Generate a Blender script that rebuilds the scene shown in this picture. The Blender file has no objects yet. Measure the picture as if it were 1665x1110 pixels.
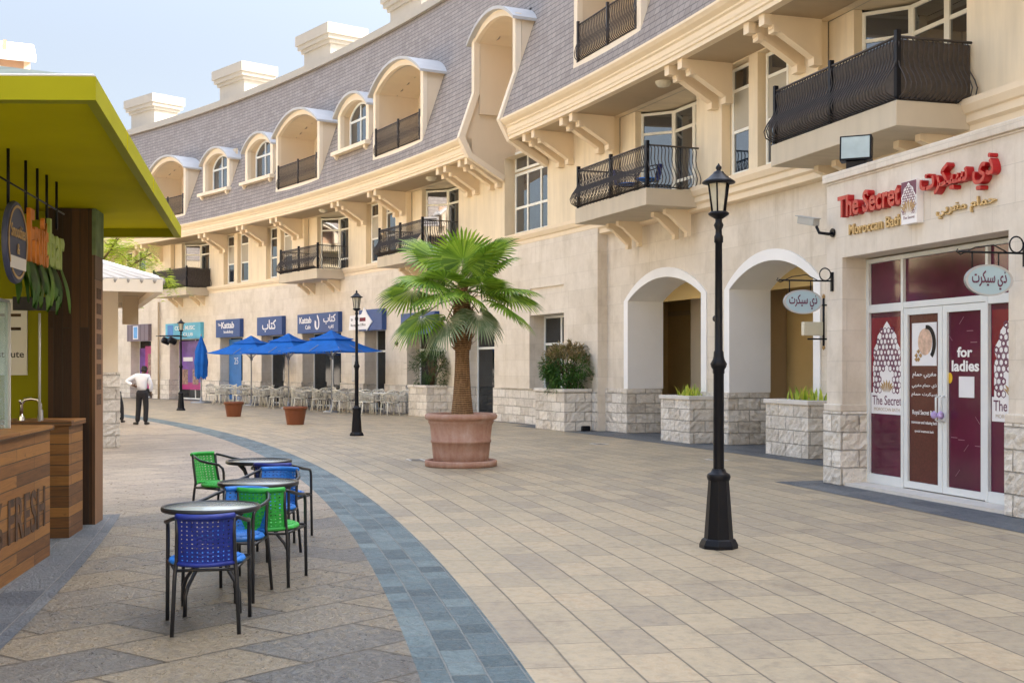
import bpy, math, random
from mathutils import Vector, Matrix
random.seed(7)
PI = math.pi
sin, cos, rad = math.sin, math.cos, math.radians
scene = bpy.context.scene
COL = scene.collection

# ------------------------------------------------------------------ camera, sky, sun, exposure
cam_data = bpy.data.cameras.new('camera')
cam = bpy.data.objects.new('camera', cam_data)
COL.objects.link(cam)
cam.location = (0, 0, 1.6)
cam.rotation_euler = (rad(90), 0, 0)
cam_data.sensor_width = 36
cam_data.lens = 42.16
cam_data.shift_y = 0.0252
cam_data.clip_end = 3000
scene.camera = cam

SUN_EL, SUN_AZ = rad(38), rad(76)          # azimuth from +Y towards +X
world = bpy.data.worlds.new('World')
scene.world = world
world.use_nodes = True
wn = world.node_tree
sky = wn.nodes.new('ShaderNodeTexSky')
sky.sky_type = 'NISHITA'
sky.sun_disc = False
sky.sun_elevation = SUN_EL
sky.sun_rotation = SUN_AZ
sky.air_density = 1.0
sky.dust_density = 4.0
sky.ozone_density = 1.0
bg = wn.nodes['Background']
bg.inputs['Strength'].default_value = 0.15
hs = wn.nodes.new('ShaderNodeHueSaturation')
hs.inputs['Saturation'].default_value = 0.60
wn.links.new(sky.outputs['Color'], hs.inputs['Color'])
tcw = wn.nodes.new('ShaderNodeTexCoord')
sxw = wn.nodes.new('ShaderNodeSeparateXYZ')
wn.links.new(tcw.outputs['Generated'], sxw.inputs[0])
rw = wn.nodes.new('ShaderNodeMapRange')              # added gain: overhead sky brightened to light the street, low sky dimmed
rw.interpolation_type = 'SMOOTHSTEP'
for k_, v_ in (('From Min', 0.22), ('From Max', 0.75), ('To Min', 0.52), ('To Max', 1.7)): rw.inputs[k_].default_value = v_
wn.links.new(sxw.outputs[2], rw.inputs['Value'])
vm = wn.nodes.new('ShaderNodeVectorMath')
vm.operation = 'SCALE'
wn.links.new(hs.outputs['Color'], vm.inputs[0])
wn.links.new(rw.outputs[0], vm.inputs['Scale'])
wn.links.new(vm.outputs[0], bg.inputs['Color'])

sd = bpy.data.lights.new('sun', 'SUN')
sun = bpy.data.objects.new('sun', sd)
COL.objects.link(sun)
sd.energy = 5.0
sd.angle = rad(0.5)
sd.color = (1.0, 0.93, 0.82)
sun.rotation_euler = (rad(90) - SUN_EL, 0, rad(180) - SUN_AZ)
sun.location = (40, 0, 40)

scene.view_settings.view_transform = 'Standard'
scene.view_settings.look = 'None'
scene.view_settings.gamma = 1
scene.view_settings.exposure = 1.85
scene.cycles.max_bounces = 8
scene.cycles.diffuse_bounces = 5

# ------------------------------------------------------------------ plan: the street is an arc
CX, CY, R = -92.246, -9.396, 102.404
def P(s, n, z=0.0):
    a = s / R
    return Vector((CX + (R - n) * cos(a), CY + (R - n) * sin(a), z))
def yaw(s):                                 # local x = right along the wall, y = into the wall
    return s / R - PI / 2
def street_xy(px, d):                       # a bearing and a distance from the viewpoint
    return ((px - 832.5) / 1950 * d, d)

# ------------------------------------------------------------------ materials
def new_mat(name):
    m = bpy.data.materials.new(name)
    m.use_nodes = True
    nt = m.node_tree
    return m, nt, nt.nodes['Principled BSDF']
def node(nt, typ, **kw):
    n = nt.nodes.new('ShaderNode' + typ)
    for k, v in kw.items():
        if k in n.inputs.keys():
            n.inputs[k].default_value = v
        else:
            setattr(n, k, v)
    return n
def rgba(c): return (c[0], c[1], c[2], 1)
def ramp(nt, stops, fac, interp='LINEAR'):
    r = nt.nodes.new('ShaderNodeValToRGB')
    r.color_ramp.interpolation = interp
    el = r.color_ramp.elements
    while len(el) < len(stops): el.new(0.5)
    for e, (p, c) in zip(el, stops):
        e.position = p
        e.color = rgba(c)
    nt.links.new(fac, r.inputs['Fac'])
    return r
def mixc(nt, fac, a, b, mode='MIX'):
    m = nt.nodes.new('ShaderNodeMix')
    m.data_type = 'RGBA'
    m.blend_type = mode
    for v, i in ((fac, 0), (a, 6), (b, 7)):
        if hasattr(v, 'links'): nt.links.new(v, m.inputs[i])
        elif isinstance(v, (int, float)): m.inputs[i].default_value = v
        else: m.inputs[i].default_value = rgba(v)
    return m.outputs[2]
def math_n(nt, op, a, b=0.0):
    m = nt.nodes.new('ShaderNodeMath')
    m.operation = op
    for v, i in ((a, 0), (b, 1)):
        if hasattr(v, 'links'): nt.links.new(v, m.inputs[i])
        else: m.inputs[i].default_value = v
    return m.outputs[0]
def position(nt): return nt.nodes.new('ShaderNodeNewGeometry').outputs['Position']
def objco(nt): return nt.nodes.new('ShaderNodeTexCoord').outputs['Object']
def polar(nt):                              # (s, n, z) of the street arc
    sx = nt.nodes.new('ShaderNodeSeparateXYZ')
    nt.links.new(position(nt), sx.inputs[0])
    dx = math_n(nt, 'SUBTRACT', sx.outputs[0], CX)
    dy = math_n(nt, 'SUBTRACT', sx.outputs[1], CY)
    s = math_n(nt, 'MULTIPLY', math_n(nt, 'ARCTAN2', dy, dx), R)
    ln = math_n(nt, 'SQRT', math_n(nt, 'ADD', math_n(nt, 'MULTIPLY', dx, dx), math_n(nt, 'MULTIPLY', dy, dy)))
    n = math_n(nt, 'SUBTRACT', R, ln)
    return s, n, sx.outputs[2]
def combine(nt, a, b, c=0.0):
    m = nt.nodes.new('ShaderNodeCombineXYZ')
    for v, i in ((a, 0), (b, 1), (c, 2)):
        if hasattr(v, 'links'): nt.links.new(v, m.inputs[i])
        else: m.inputs[i].default_value = v
    return m.outputs[0]
def noise(nt, vec, scale, detail=4, rough=0.55, dist=0.0):
    n = node(nt, 'TexNoise', Scale=scale, Detail=detail, Roughness=rough, Distortion=dist)
    if vec is not None: nt.links.new(vec, n.inputs['Vector'])
    return n.outputs['Fac']
def bump(nt, b, height, strength=0.3, dist=0.02):
    n = node(nt, 'Bump', Strength=strength, Distance=dist)
    nt.links.new(height, n.inputs['Height'])
    nt.links.new(n.outputs[0], b.inputs['Normal'])
def link(nt, a, b): nt.links.new(a, b)

def basic(name, col, rough=0.6, var=0.08, scale=3.0, bmp=0.0, bscale=60, metal=0.0, spec=0.5, coords='pos', coat=0.0):
    m, nt, b = new_mat(name)
    v = position(nt) if coords == 'pos' else objco(nt)
    b.inputs['Roughness'].default_value = rough
    b.inputs['Metallic'].default_value = metal
    b.inputs['Specular IOR Level'].default_value = spec
    if coat: b.inputs['Coat Weight'].default_value = coat
    n = noise(nt, v, scale, 5)
    r = ramp(nt, [(0.3, [c * (1 - var) for c in col]), (0.7, [min(1, c * (1 + var)) for c in col])], n)
    link(nt, r.outputs[0], b.inputs['Base Color'])
    if bmp:
        bump(nt, b, noise(nt, v, bscale, 3), bmp, 0.01)
    return m

def stucco(name, col, streak=0.18):
    m, nt, b = new_mat(name)
    s, n, z = polar(nt)
    v = combine(nt, s, n, z)
    st = noise(nt, combine(nt, math_n(nt, 'MULTIPLY', s, 3.0), n, math_n(nt, 'MULTIPLY', z, 0.35)), 1.2, 6, 0.6)
    bl = noise(nt, v, 0.6, 4)
    f = math_n(nt, 'ADD', math_n(nt, 'MULTIPLY', st, 0.6), math_n(nt, 'MULTIPLY', bl, 0.4))
    r = ramp(nt, [(0.32, [c * (1 - streak) for c in col]), (0.55, col), (0.75, [min(1, c * (1 + streak * .4)) for c in col])], f)
    link(nt, r.outputs[0], b.inputs['Base Color'])
    b.inputs['Roughness'].default_value = 0.85
    b.inputs['Specular IOR Level'].default_value = 0.25
    bump(nt, b, noise(nt, v, 45, 4), 0.12, 0.01)
    return m

def ashlar(name, c1, c2, w=0.9, h=0.45, joint=0.004, stain=0.25):
    m, nt, b = new_mat(name)
    s, n, z = polar(nt)
    along = math_n(nt, 'ADD', s, n)
    br = node(nt, 'TexBrick', Scale=1.0)
    br.inputs['Brick Width'].default_value = w
    br.inputs['Row Height'].default_value = h
    br.inputs['Mortar Size'].default_value = joint
    br.inputs['Color1'].default_value = (0, 0, 0, 1)
    br.inputs['Color2'].default_value = (1, 1, 1, 1)
    br.inputs['Mortar'].default_value = (.5, .5, .5, 1)
    link(nt, combine(nt, along, z), br.inputs['Vector'])
    v = combine(nt, s, n, z)
    f = math_n(nt, 'ADD', math_n(nt, 'MULTIPLY', math_n(nt, 'SUBTRACT', br.outputs['Color'], 0.5), 0.16), math_n(nt, 'ADD', math_n(nt, 'MULTIPLY', noise(nt, v, 3.5, 8, 0.7), 0.6), math_n(nt, 'MULTIPLY', noise(nt, v, 0.7, 4, 0.6), 0.4)))
    r = ramp(nt, [(0.3, c1), (0.7, c2)], f)
    pit = noise(nt, combine(nt, math_n(nt, 'MULTIPLY', s, 1.0), n, math_n(nt, 'MULTIPLY', z, 0.6)), 1.1, 8, 0.7)
    pr = ramp(nt, [(0.5, (1, 1, 1)), (0.8, (1 - stain, 1 - stain * 1.1, 1 - stain * 1.25))], pit)
    c = mixc(nt, 1.0, r.outputs[0], pr.outputs[0], 'MULTIPLY')
    stk = ramp(nt, [(0.56, (1, 1, 1)), (0.78, (0.84, 0.81, 0.76))], noise(nt, combine(nt, math_n(nt, 'MULTIPLY', s, 4.0), n, math_n(nt, 'MULTIPLY', z, 0.3)), 1.0, 6, 0.65))
    c = mixc(nt, 1.0, c, stk.outputs[0], 'MULTIPLY')
    j = mixc(nt, math_n(nt, 'MULTIPLY', br.outputs['Fac'], 0.35), c, [x * 0.55 for x in c1])
    link(nt, j, b.inputs['Base Color'])
    b.inputs['Roughness'].default_value = 0.8
    b.inputs['Specular IOR Level'].default_value = 0.3
    hgt = math_n(nt, 'SUBTRACT', math_n(nt, 'MULTIPLY', noise(nt, v, 60, 4), 0.3), br.outputs['Fac'])
    bump(nt, b, hgt, 0.35, 0.01)
    return m

def rockface(name, c1, c2, course=0.24, w=0.52):
    m, nt, b = new_mat(name)
    s, n, z = polar(nt)
    br = node(nt, 'TexBrick', Scale=1.0)
    br.inputs['Brick Width'].default_value = w
    br.inputs['Row Height'].default_value = course
    br.inputs['Mortar Size'].default_value = 0.012
    br.inputs['Mortar Smooth'].default_value = 0.6
    br.inputs['Color1'].default_value = (0, 0, 0, 1)
    br.inputs['Color2'].default_value = (1, 1, 1, 1)
    link(nt, combine(nt, math_n(nt, 'ADD', s, n), z), br.inputs['Vector'])
    v = combine(nt, s, n, z)
    big = noise(nt, v, 9, 6, 0.62, 0.6)
    fine = noise(nt, v, 38, 5, 0.6)
    f = math_n(nt, 'ADD', math_n(nt, 'MULTIPLY', big, 0.5), math_n(nt, 'ADD', math_n(nt, 'MULTIPLY', fine, 0.25), math_n(nt, 'MULTIPLY', br.outputs['Color'], 0.25)))
    r = ramp(nt, [(0.28, c1), (0.6, c2), (0.8, [min(1, x * 1.1) for x in c2])], f)
    c = mixc(nt, math_n(nt, 'MULTIPLY', br.outputs['Fac'], 0.5), r.outputs[0], [x * 0.6 for x in c1])
    link(nt, c, b.inputs['Base Color'])
    b.inputs['Roughness'].default_value = 0.9
    b.inputs['Specular IOR Level'].default_value = 0.2
    hgt = math_n(nt, 'SUBTRACT', math_n(nt, 'ADD', big, math_n(nt, 'MULTIPLY', fine, 0.25)), math_n(nt, 'MULTIPLY', br.outputs['Fac'], 0.6))
    bump(nt, b, hgt, 0.9, 0.045)
    return m

def paving(name, palette, w, h, mortar=0.008, rot=0.0, rough=0.5, tone=0.5, slate=0.0, joint=(0.10, 0.09, 0.08), offset=0.5, far=None, spread=0.36, relief=0.7, irregular=False):
    m, nt, b = new_mat(name)
    s, n, z = polar(nt)
    v2 = combine(nt, s, n)
    if rot:
        mp = node(nt, 'Mapping')
        mp.inputs['Rotation'].default_value = (0, 0, rot)
        link(nt, v2, mp.inputs['Vector'])
        v2r = mp.outputs[0]
    else: v2r = v2
    wob = node(nt, 'VectorMath', operation='ADD')
    ns = node(nt, 'TexNoise', Scale=2.2, Detail=2)
    link(nt, v2, ns.inputs['Vector'])
    sc = node(nt, 'VectorMath', operation='SCALE')
    sc.inputs['Scale'].default_value = 0.012
    link(nt, ns.outputs['Color'], sc.inputs[0])
    link(nt, v2r, wob.inputs[0]); link(nt, sc.outputs[0], wob.inputs[1])
    if irregular:                                       # every course starts at its own place
        sv = nt.nodes.new('ShaderNodeSeparateXYZ'); link(nt, wob.outputs[0], sv.inputs[0])
        rowf = math_n(nt, 'DIVIDE', sv.outputs[1], h)
        wnz = node(nt, 'TexWhiteNoise', noise_dimensions='1D'); link(nt, math_n(nt, 'FLOOR', rowf), wnz.inputs['W'])
        uu = math_n(nt, 'ADD', sv.outputs[0], math_n(nt, 'MULTIPLY', wnz.outputs['Value'], w * 3.0))
        bvec = combine(nt, uu, sv.outputs[1]); offset = 0.0
        fr = math_n(nt, 'FRACT', rowf)
        edge = math_n(nt, 'MINIMUM', fr, math_n(nt, 'SUBTRACT', 1.0, fr))
        er = node(nt, 'MapRange'); er.inputs['From Min'].default_value = 0.009; er.inputs['From Max'].default_value = 0.028; er.inputs['To Min'].default_value = 1.0; er.inputs['To Max'].default_value = 0.0
        link(nt, edge, er.inputs['Value'])
    else: bvec = wob.outputs[0]
    br = node(nt, 'TexBrick', Scale=1.0, offset=offset)
    br.inputs['Brick Width'].default_value = w
    br.inputs['Row Height'].default_value = h
    br.inputs['Mortar Size'].default_value = mortar
    br.inputs['Mortar Smooth'].default_value = 0.3
    br.inputs['Color1'].default_value = (0, 0, 0, 1)
    br.inputs['Color2'].default_value = (1, 1, 1, 1)
    br.inputs['Mortar'].default_value = (.5, .5, .5, 1)
    link(nt, bvec, br.inputs['Vector'])
    jf = math_n(nt, 'MAXIMUM', math_n(nt, 'MULTIPLY', br.outputs['Fac'], 0.75), er.outputs[0]) if irregular else br.outputs['Fac']
    grain = noise(nt, combine(nt, math_n(nt, 'MULTIPLY', s, 3.0), math_n(nt, 'MULTIPLY', n, 5.0)), 3.0, 8, 0.65, 0.8)
    wide = noise(nt, v2, 0.5, 5, 0.6)
    f = math_n(nt, 'ADD', math_n(nt, 'MULTIPLY', br.outputs['Color'], tone),
               math_n(nt, 'ADD', math_n(nt, 'MULTIPLY', grain, 0.62 * (1 - tone)), math_n(nt, 'MULTIPLY', wide, 0.38 * (1 - tone))))
    k = len(palette)
    lo, hi = 0.5 - spread, 0.5 + spread
    r = ramp(nt, [(lo + (hi - lo) * i / (k - 1), c) for i, c in enumerate(palette)], f)
    if far:                                              # the worn slate gives way to plain tan flags further up the street
        r2 = ramp(nt, [(0.3, far[0]), (0.5, far[1]), (0.7, far[2])], f)
        t_ = node(nt, 'MapRange'); t_.inputs['From Min'].default_value = 23.5; t_.inputs['From Max'].default_value = 29.5
        link(nt, math_n(nt, 'ADD', s, math_n(nt, 'MULTIPLY', math_n(nt, 'SUBTRACT', wide, 0.5), 9.0)), t_.inputs['Value'])
        mixed = mixc(nt, t_.outputs[0], r.outputs[0], r2.outputs[0])
    else: mixed = r.outputs[0]
    sp = ramp(nt, [(0.36, (0.80, 0.80, 0.81)), (0.5, (0.97, 0.97, 0.96)), (0.66, (1.07, 1.06, 1.05))], noise(nt, v2, 11, 8, 0.75))
    c = mixc(nt, 1.0, mixed, sp.outputs[0], 'MULTIPLY')
    blot = ramp(nt, [(0.30, (0.80, 0.79, 0.80)), (0.45, (1, 1, 1)), (0.72, (1.0, 0.985, 0.96))], noise(nt, v2, 1.35, 7, 0.62, 0.5))
    c = mixc(nt, 1.0, c, blot.outputs[0], 'MULTIPLY')
    gum = ramp(nt, [(0.765, (1, 1, 1)), (0.79, (0.62, 0.61, 0.62))], noise(nt, v2, 5.5, 2, 0.4))
    c = mixc(nt, 1.0, c, gum.outputs[0], 'MULTIPLY')
    c = mixc(nt, math_n(nt, 'MULTIPLY', jf, 0.78), c, joint)
    link(nt, c, b.inputs['Base Color'])
    rr = ramp(nt, [(0.3, (rough - .12,) * 3), (0.7, (rough + .14,) * 3)], grain)
    link(nt, rr.outputs[0], b.inputs['Roughness'])
    b.inputs['Specular IOR Level'].default_value = 0.45
    tx = noise(nt, combine(nt, math_n(nt, 'MULTIPLY', s, 6.0), math_n(nt, 'MULTIPLY', n, 9.0)), 2.2, 5, 0.6, 1.5)
    hgt = math_n(nt, 'SUBTRACT', math_n(nt, 'ADD', math_n(nt, 'MULTIPLY', tx, 0.35 + slate), math_n(nt, 'MULTIPLY', br.outputs['Color'], 0.12)), math_n(nt, 'MULTIPLY', jf, 0.9))
    bump(nt, b, hgt, min(1.0, 0.5 * relief), 0.014 + 0.012 * slate)
    return m

def shingles(name):
    m, nt, b = new_mat(name)
    s, n, z = polar(nt)
    br = node(nt, 'TexBrick', Scale=1.0)
    br.inputs['Brick Width'].default_value = 0.26
    br.inputs['Row Height'].default_value = 0.165
    br.inputs['Mortar Size'].default_value = 0.011
    br.inputs['Mortar Smooth'].default_value = 0.1
    br.inputs['Color1'].default_value = (0, 0, 0, 1)
    br.inputs['Color2'].default_value = (1, 1, 1, 1)
    link(nt, combine(nt, s, z), br.inputs['Vector'])
    v = combine(nt, s, n, z)
    f = math_n(nt, 'ADD', math_n(nt, 'MULTIPLY', br.outputs['Color'], 0.35), math_n(nt, 'MULTIPLY', noise(nt, v, 0.9, 6, .65), 0.65))
    r = ramp(nt, [(0.2, (0.255, 0.22, 0.20)), (0.5, (0.31, 0.27, 0.245)), (0.8, (0.365, 0.32, 0.285))], f)
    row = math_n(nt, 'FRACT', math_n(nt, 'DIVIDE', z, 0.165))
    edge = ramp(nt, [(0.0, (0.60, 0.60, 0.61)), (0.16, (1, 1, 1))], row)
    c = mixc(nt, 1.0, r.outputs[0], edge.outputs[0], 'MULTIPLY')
    c = mixc(nt, math_n(nt, 'MULTIPLY', br.outputs['Fac'], 0.45), c, (0.06, 0.055, 0.06))
    link(nt, c, b.inputs['Base Color'])
    b.inputs['Roughness'].default_value = 0.85
    b.inputs['Specular IOR Level'].default_value = 0.2
    hgt = math_n(nt, 'SUBTRACT', math_n(nt, 'SUBTRACT', 1.0, row), br.outputs['Fac'])
    bump(nt, b, hgt, 0.5, 0.03)
    return m

def planks(name, cols, row=0.11, length=1.3, axis='yz', dark=(0.03, 0.02, 0.012), rough=0.55):
    m, nt, b = new_mat(name)
    sx = nt.nodes.new('ShaderNodeSeparateXYZ')
    link(nt, objco(nt), sx.inputs[0])
    along = math_n(nt, 'ADD', sx.outputs[0], sx.outputs[1])
    if axis == 'yz': u, v = along, sx.outputs[2]
    else: u, v = sx.outputs[2], along
    br = node(nt, 'TexBrick', Scale=1.0)
    br.inputs['Brick Width'].default_value = length
    br.inputs['Row Height'].default_value = row
    br.inputs['Mortar Size'].default_value = 0.004
    br.inputs['Color1'].default_value = (0, 0, 0, 1)
    br.inputs['Color2'].default_value = (1, 1, 1, 1)
    link(nt, combine(nt, u, v), br.inputs['Vector'])
    shift = math_n(nt, 'MULTIPLY', br.outputs['Color'], 7.0)
    gr = noise(nt, combine(nt, math_n(nt, 'MULTIPLY', u, 1.4), math_n(nt, 'MULTIPLY', v, 22.0), shift), 2.0, 7, 0.65, 0.9)
    f = math_n(nt, 'ADD', math_n(nt, 'MULTIPLY', br.outputs['Color'], 0.5), math_n(nt, 'MULTIPLY', gr, 0.5))
    r = ramp(nt, [(0.2 + 0.6 * i / (len(cols) - 1), c) for i, c in enumerate(cols)], f)
    c = mixc(nt, br.outputs['Fac'], r.outputs[0], dark)
    knots = ramp(nt, [(0.68, (1, 1, 1)), (0.78, (0.4, 0.33, 0.28))], noise(nt, combine(nt, u, math_n(nt, 'MULTIPLY', v, 2.5), shift), 5.0, 3))
    c = mixc(nt, 1.0, c, knots.outputs[0], 'MULTIPLY')
    link(nt, c, b.inputs['Base Color'])
    b.inputs['Roughness'].default_value = rough
    hgt = math_n(nt, 'SUBTRACT', math_n(nt, 'MULTIPLY', gr, 0.3), br.outputs['Fac'])
    bump(nt, b, hgt, 0.4, 0.008)
    return m

def glass_dark(name, col=(0.012, 0.016, 0.02), rough=0.04, spec=0.5, ior=1.6):
    m, nt, b = new_mat(name)
    v = position(nt)
    n = noise(nt, v, 0.8, 2)
    r = ramp(nt, [(0.35, [c * 0.5 for c in col]), (0.65, [c * 1.6 for c in col])], n)
    link(nt, r.outputs[0], b.inputs['Base Color'])
    b.inputs['Roughness'].default_value = rough
    b.inputs['Specular IOR Level'].default_value = spec
    b.inputs['IOR'].default_value = ior
    bump(nt, b, noise(nt, v, 1.3, 1), 0.02, 0.05)
    return m

def glass_clear(name, tint=(0.75, 0.9, 0.9), alpha=0.75):
    m, nt, b = new_mat(name)
    tr = nt.nodes.new('ShaderNodeBsdfTransparent')
    tr.inputs[0].default_value = rgba(tint)
    mx = nt.nodes.new('ShaderNodeMixShader')
    b.inputs['Base Color'].default_value = (0.5, 0.56, 0.56, 1)
    b.inputs['Roughness'].default_value = 0.03
    mx.inputs[0].default_value = alpha
    link(nt, b.outputs[0], mx.inputs[1]); link(nt, tr.outputs[0], mx.inputs[2])
    link(nt, mx.outputs[0], nt.nodes['Material Output'].inputs['Surface'])
    return m

def leafy(name, cols, scale=2.5, trans=0.25, rough=0.5):
    m, nt, b = new_mat(name)
    v = position(nt)
    geo = nt.nodes.new('ShaderNodeNewGeometry')
    f = math_n(nt, 'ADD', math_n(nt, 'MULTIPLY', noise(nt, v, scale, 3), 0.55), math_n(nt, 'MULTIPLY', geo.outputs['Random Per Island'], 0.45))
    r = ramp(nt, [(0.25 + 0.5 * i / (len(cols) - 1), c) for i, c in enumerate(cols)], f)
    link(nt, r.outputs[0], b.inputs['Base Color'])
    b.inputs['Roughness'].default_value = rough
    tl = nt.nodes.new('ShaderNodeBsdfTranslucent')
    link(nt, r.outputs[0], tl.inputs[0])
    mx = nt.nodes.new('ShaderNodeMixShader')
    mx.inputs[0].default_value = trans
    link(nt, b.outputs[0], mx.inputs[1]); link(nt, tl.outputs[0], mx.inputs[2])
    link(nt, mx.outputs[0], nt.nodes['Material Output'].inputs['Surface'])
    return m

M = {}
M['stone'] = ashlar('limestone_cladding', (0.635, 0.56, 0.455), (0.78, 0.705, 0.60))
M['stucco'] = stucco('warm_stucco', (0.82, 0.695, 0.50))
M['trim'] = stucco('cream_moulding', (0.82, 0.68, 0.49), 0.06)
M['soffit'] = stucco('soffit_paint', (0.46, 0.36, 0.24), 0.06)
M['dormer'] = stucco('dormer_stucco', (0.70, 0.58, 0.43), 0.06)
M['pale'] = stucco('pale_trim', (0.80, 0.69, 0.54), 0.06)
M['slab'] = stucco('balcony_concrete', (0.58, 0.50, 0.38), 0.14)
M['zinc'] = basic('pale_roof_sheet', (0.47, 0.465, 0.46), 0.5, 0.06, 2)
M['chimney'] = stucco('chimney_render', (0.44, 0.41, 0.36), 0.06)
M['rock'] = rockface('rock_faced_stone', (0.52, 0.465, 0.39), (0.80, 0.745, 0.66))
M['cap'] = basic('planter_coping', (0.66, 0.62, 0.56), 0.75, 0.08, 4, 0.1)
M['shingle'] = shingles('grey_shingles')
M['white'] = basic('white_render', (0.87, 0.86, 0.84), 0.7, 0.03, 1.5, 0.05)
M['upvc'] = basic('cream_window_frame', (0.84, 0.82, 0.73), 0.35, 0.04, 5)
M['alu'] = basic('white_door_frame', (0.72, 0.74, 0.73), 0.35, 0.03, 5)
M['glass'] = glass_dark('window_glass', (0.010, 0.018, 0.030), 0.03, 0.5, 2.7)
M['blind'] = basic('drawn_blind', (0.42, 0.38, 0.30), 0.8, 0.05, 2)
M['olive'] = basic('olive_passage_wall', (0.60, 0.44, 0.19), 0.8, 0.06, 1)
M['iron'] = basic('black_iron', (0.006, 0.0065, 0.010), 0.38, 0.15, 8, 0.05, 30, 0.0, 0.22, 'obj')
M['ironbrown'] = basic('dark_railing_paint', (0.055, 0.045, 0.04), 0.45, 0.15, 8, 0, 30, 0.2)
M['lampglass'] = basic('frosted_lamp_glass', (0.62, 0.58, 0.46), 0.25, 0.12, 9, 0, 30, 0, 0.5, 'obj')
M['pave'] = paving('tan_paving', [(0.275, 0.23, 0.175), (0.335, 0.275, 0.195), (0.39, 0.32, 0.215), (0.44, 0.355, 0.235), (0.42, 0.315, 0.20)], 0.66, 0.315, 0.007, tone=0.30, spread=0.25, relief=1.0, irregular=True, joint=(0.085, 0.07, 0.055))
M['band'] = paving('blue_slate_band', [(0.045, 0.075, 0.088), (0.085, 0.13, 0.148), (0.12, 0.175, 0.19), (0.185, 0.24, 0.245)], 0.30, 0.195, 0.007, tone=0.42, slate=0.8, joint=(0.20, 0.21, 0.20), spread=.28, relief=1.6)
M['strip'] = paving('grey_slate_strip', [(0.05, 0.062, 0.08), (0.085, 0.10, 0.12), (0.125, 0.14, 0.155), (0.16, 0.165, 0.165)], 0.62, 0.30, 0.006, tone=0.3, slate=0.8, joint=(0.19, 0.19, 0.18), spread=.26, relief=1.4)
M['bistro'] = paving('stamped_slate_paving', [(0.095, 0.095, 0.095), (0.15, 0.142, 0.125), (0.26, 0.212, 0.142), (0.19, 0.172, 0.142), (0.345, 0.27, 0.165)], 0.92, 0.62, 0.013, rot=rad(49), rough=0.34, tone=0.36, slate=1.0, spread=0.26, relief=1.5, joint=(0.04, 0.034, 0.028), far=[(0.30, 0.245, 0.195), (0.40, 0.325, 0.25), (0.46, 0.375, 0.28)])

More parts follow.
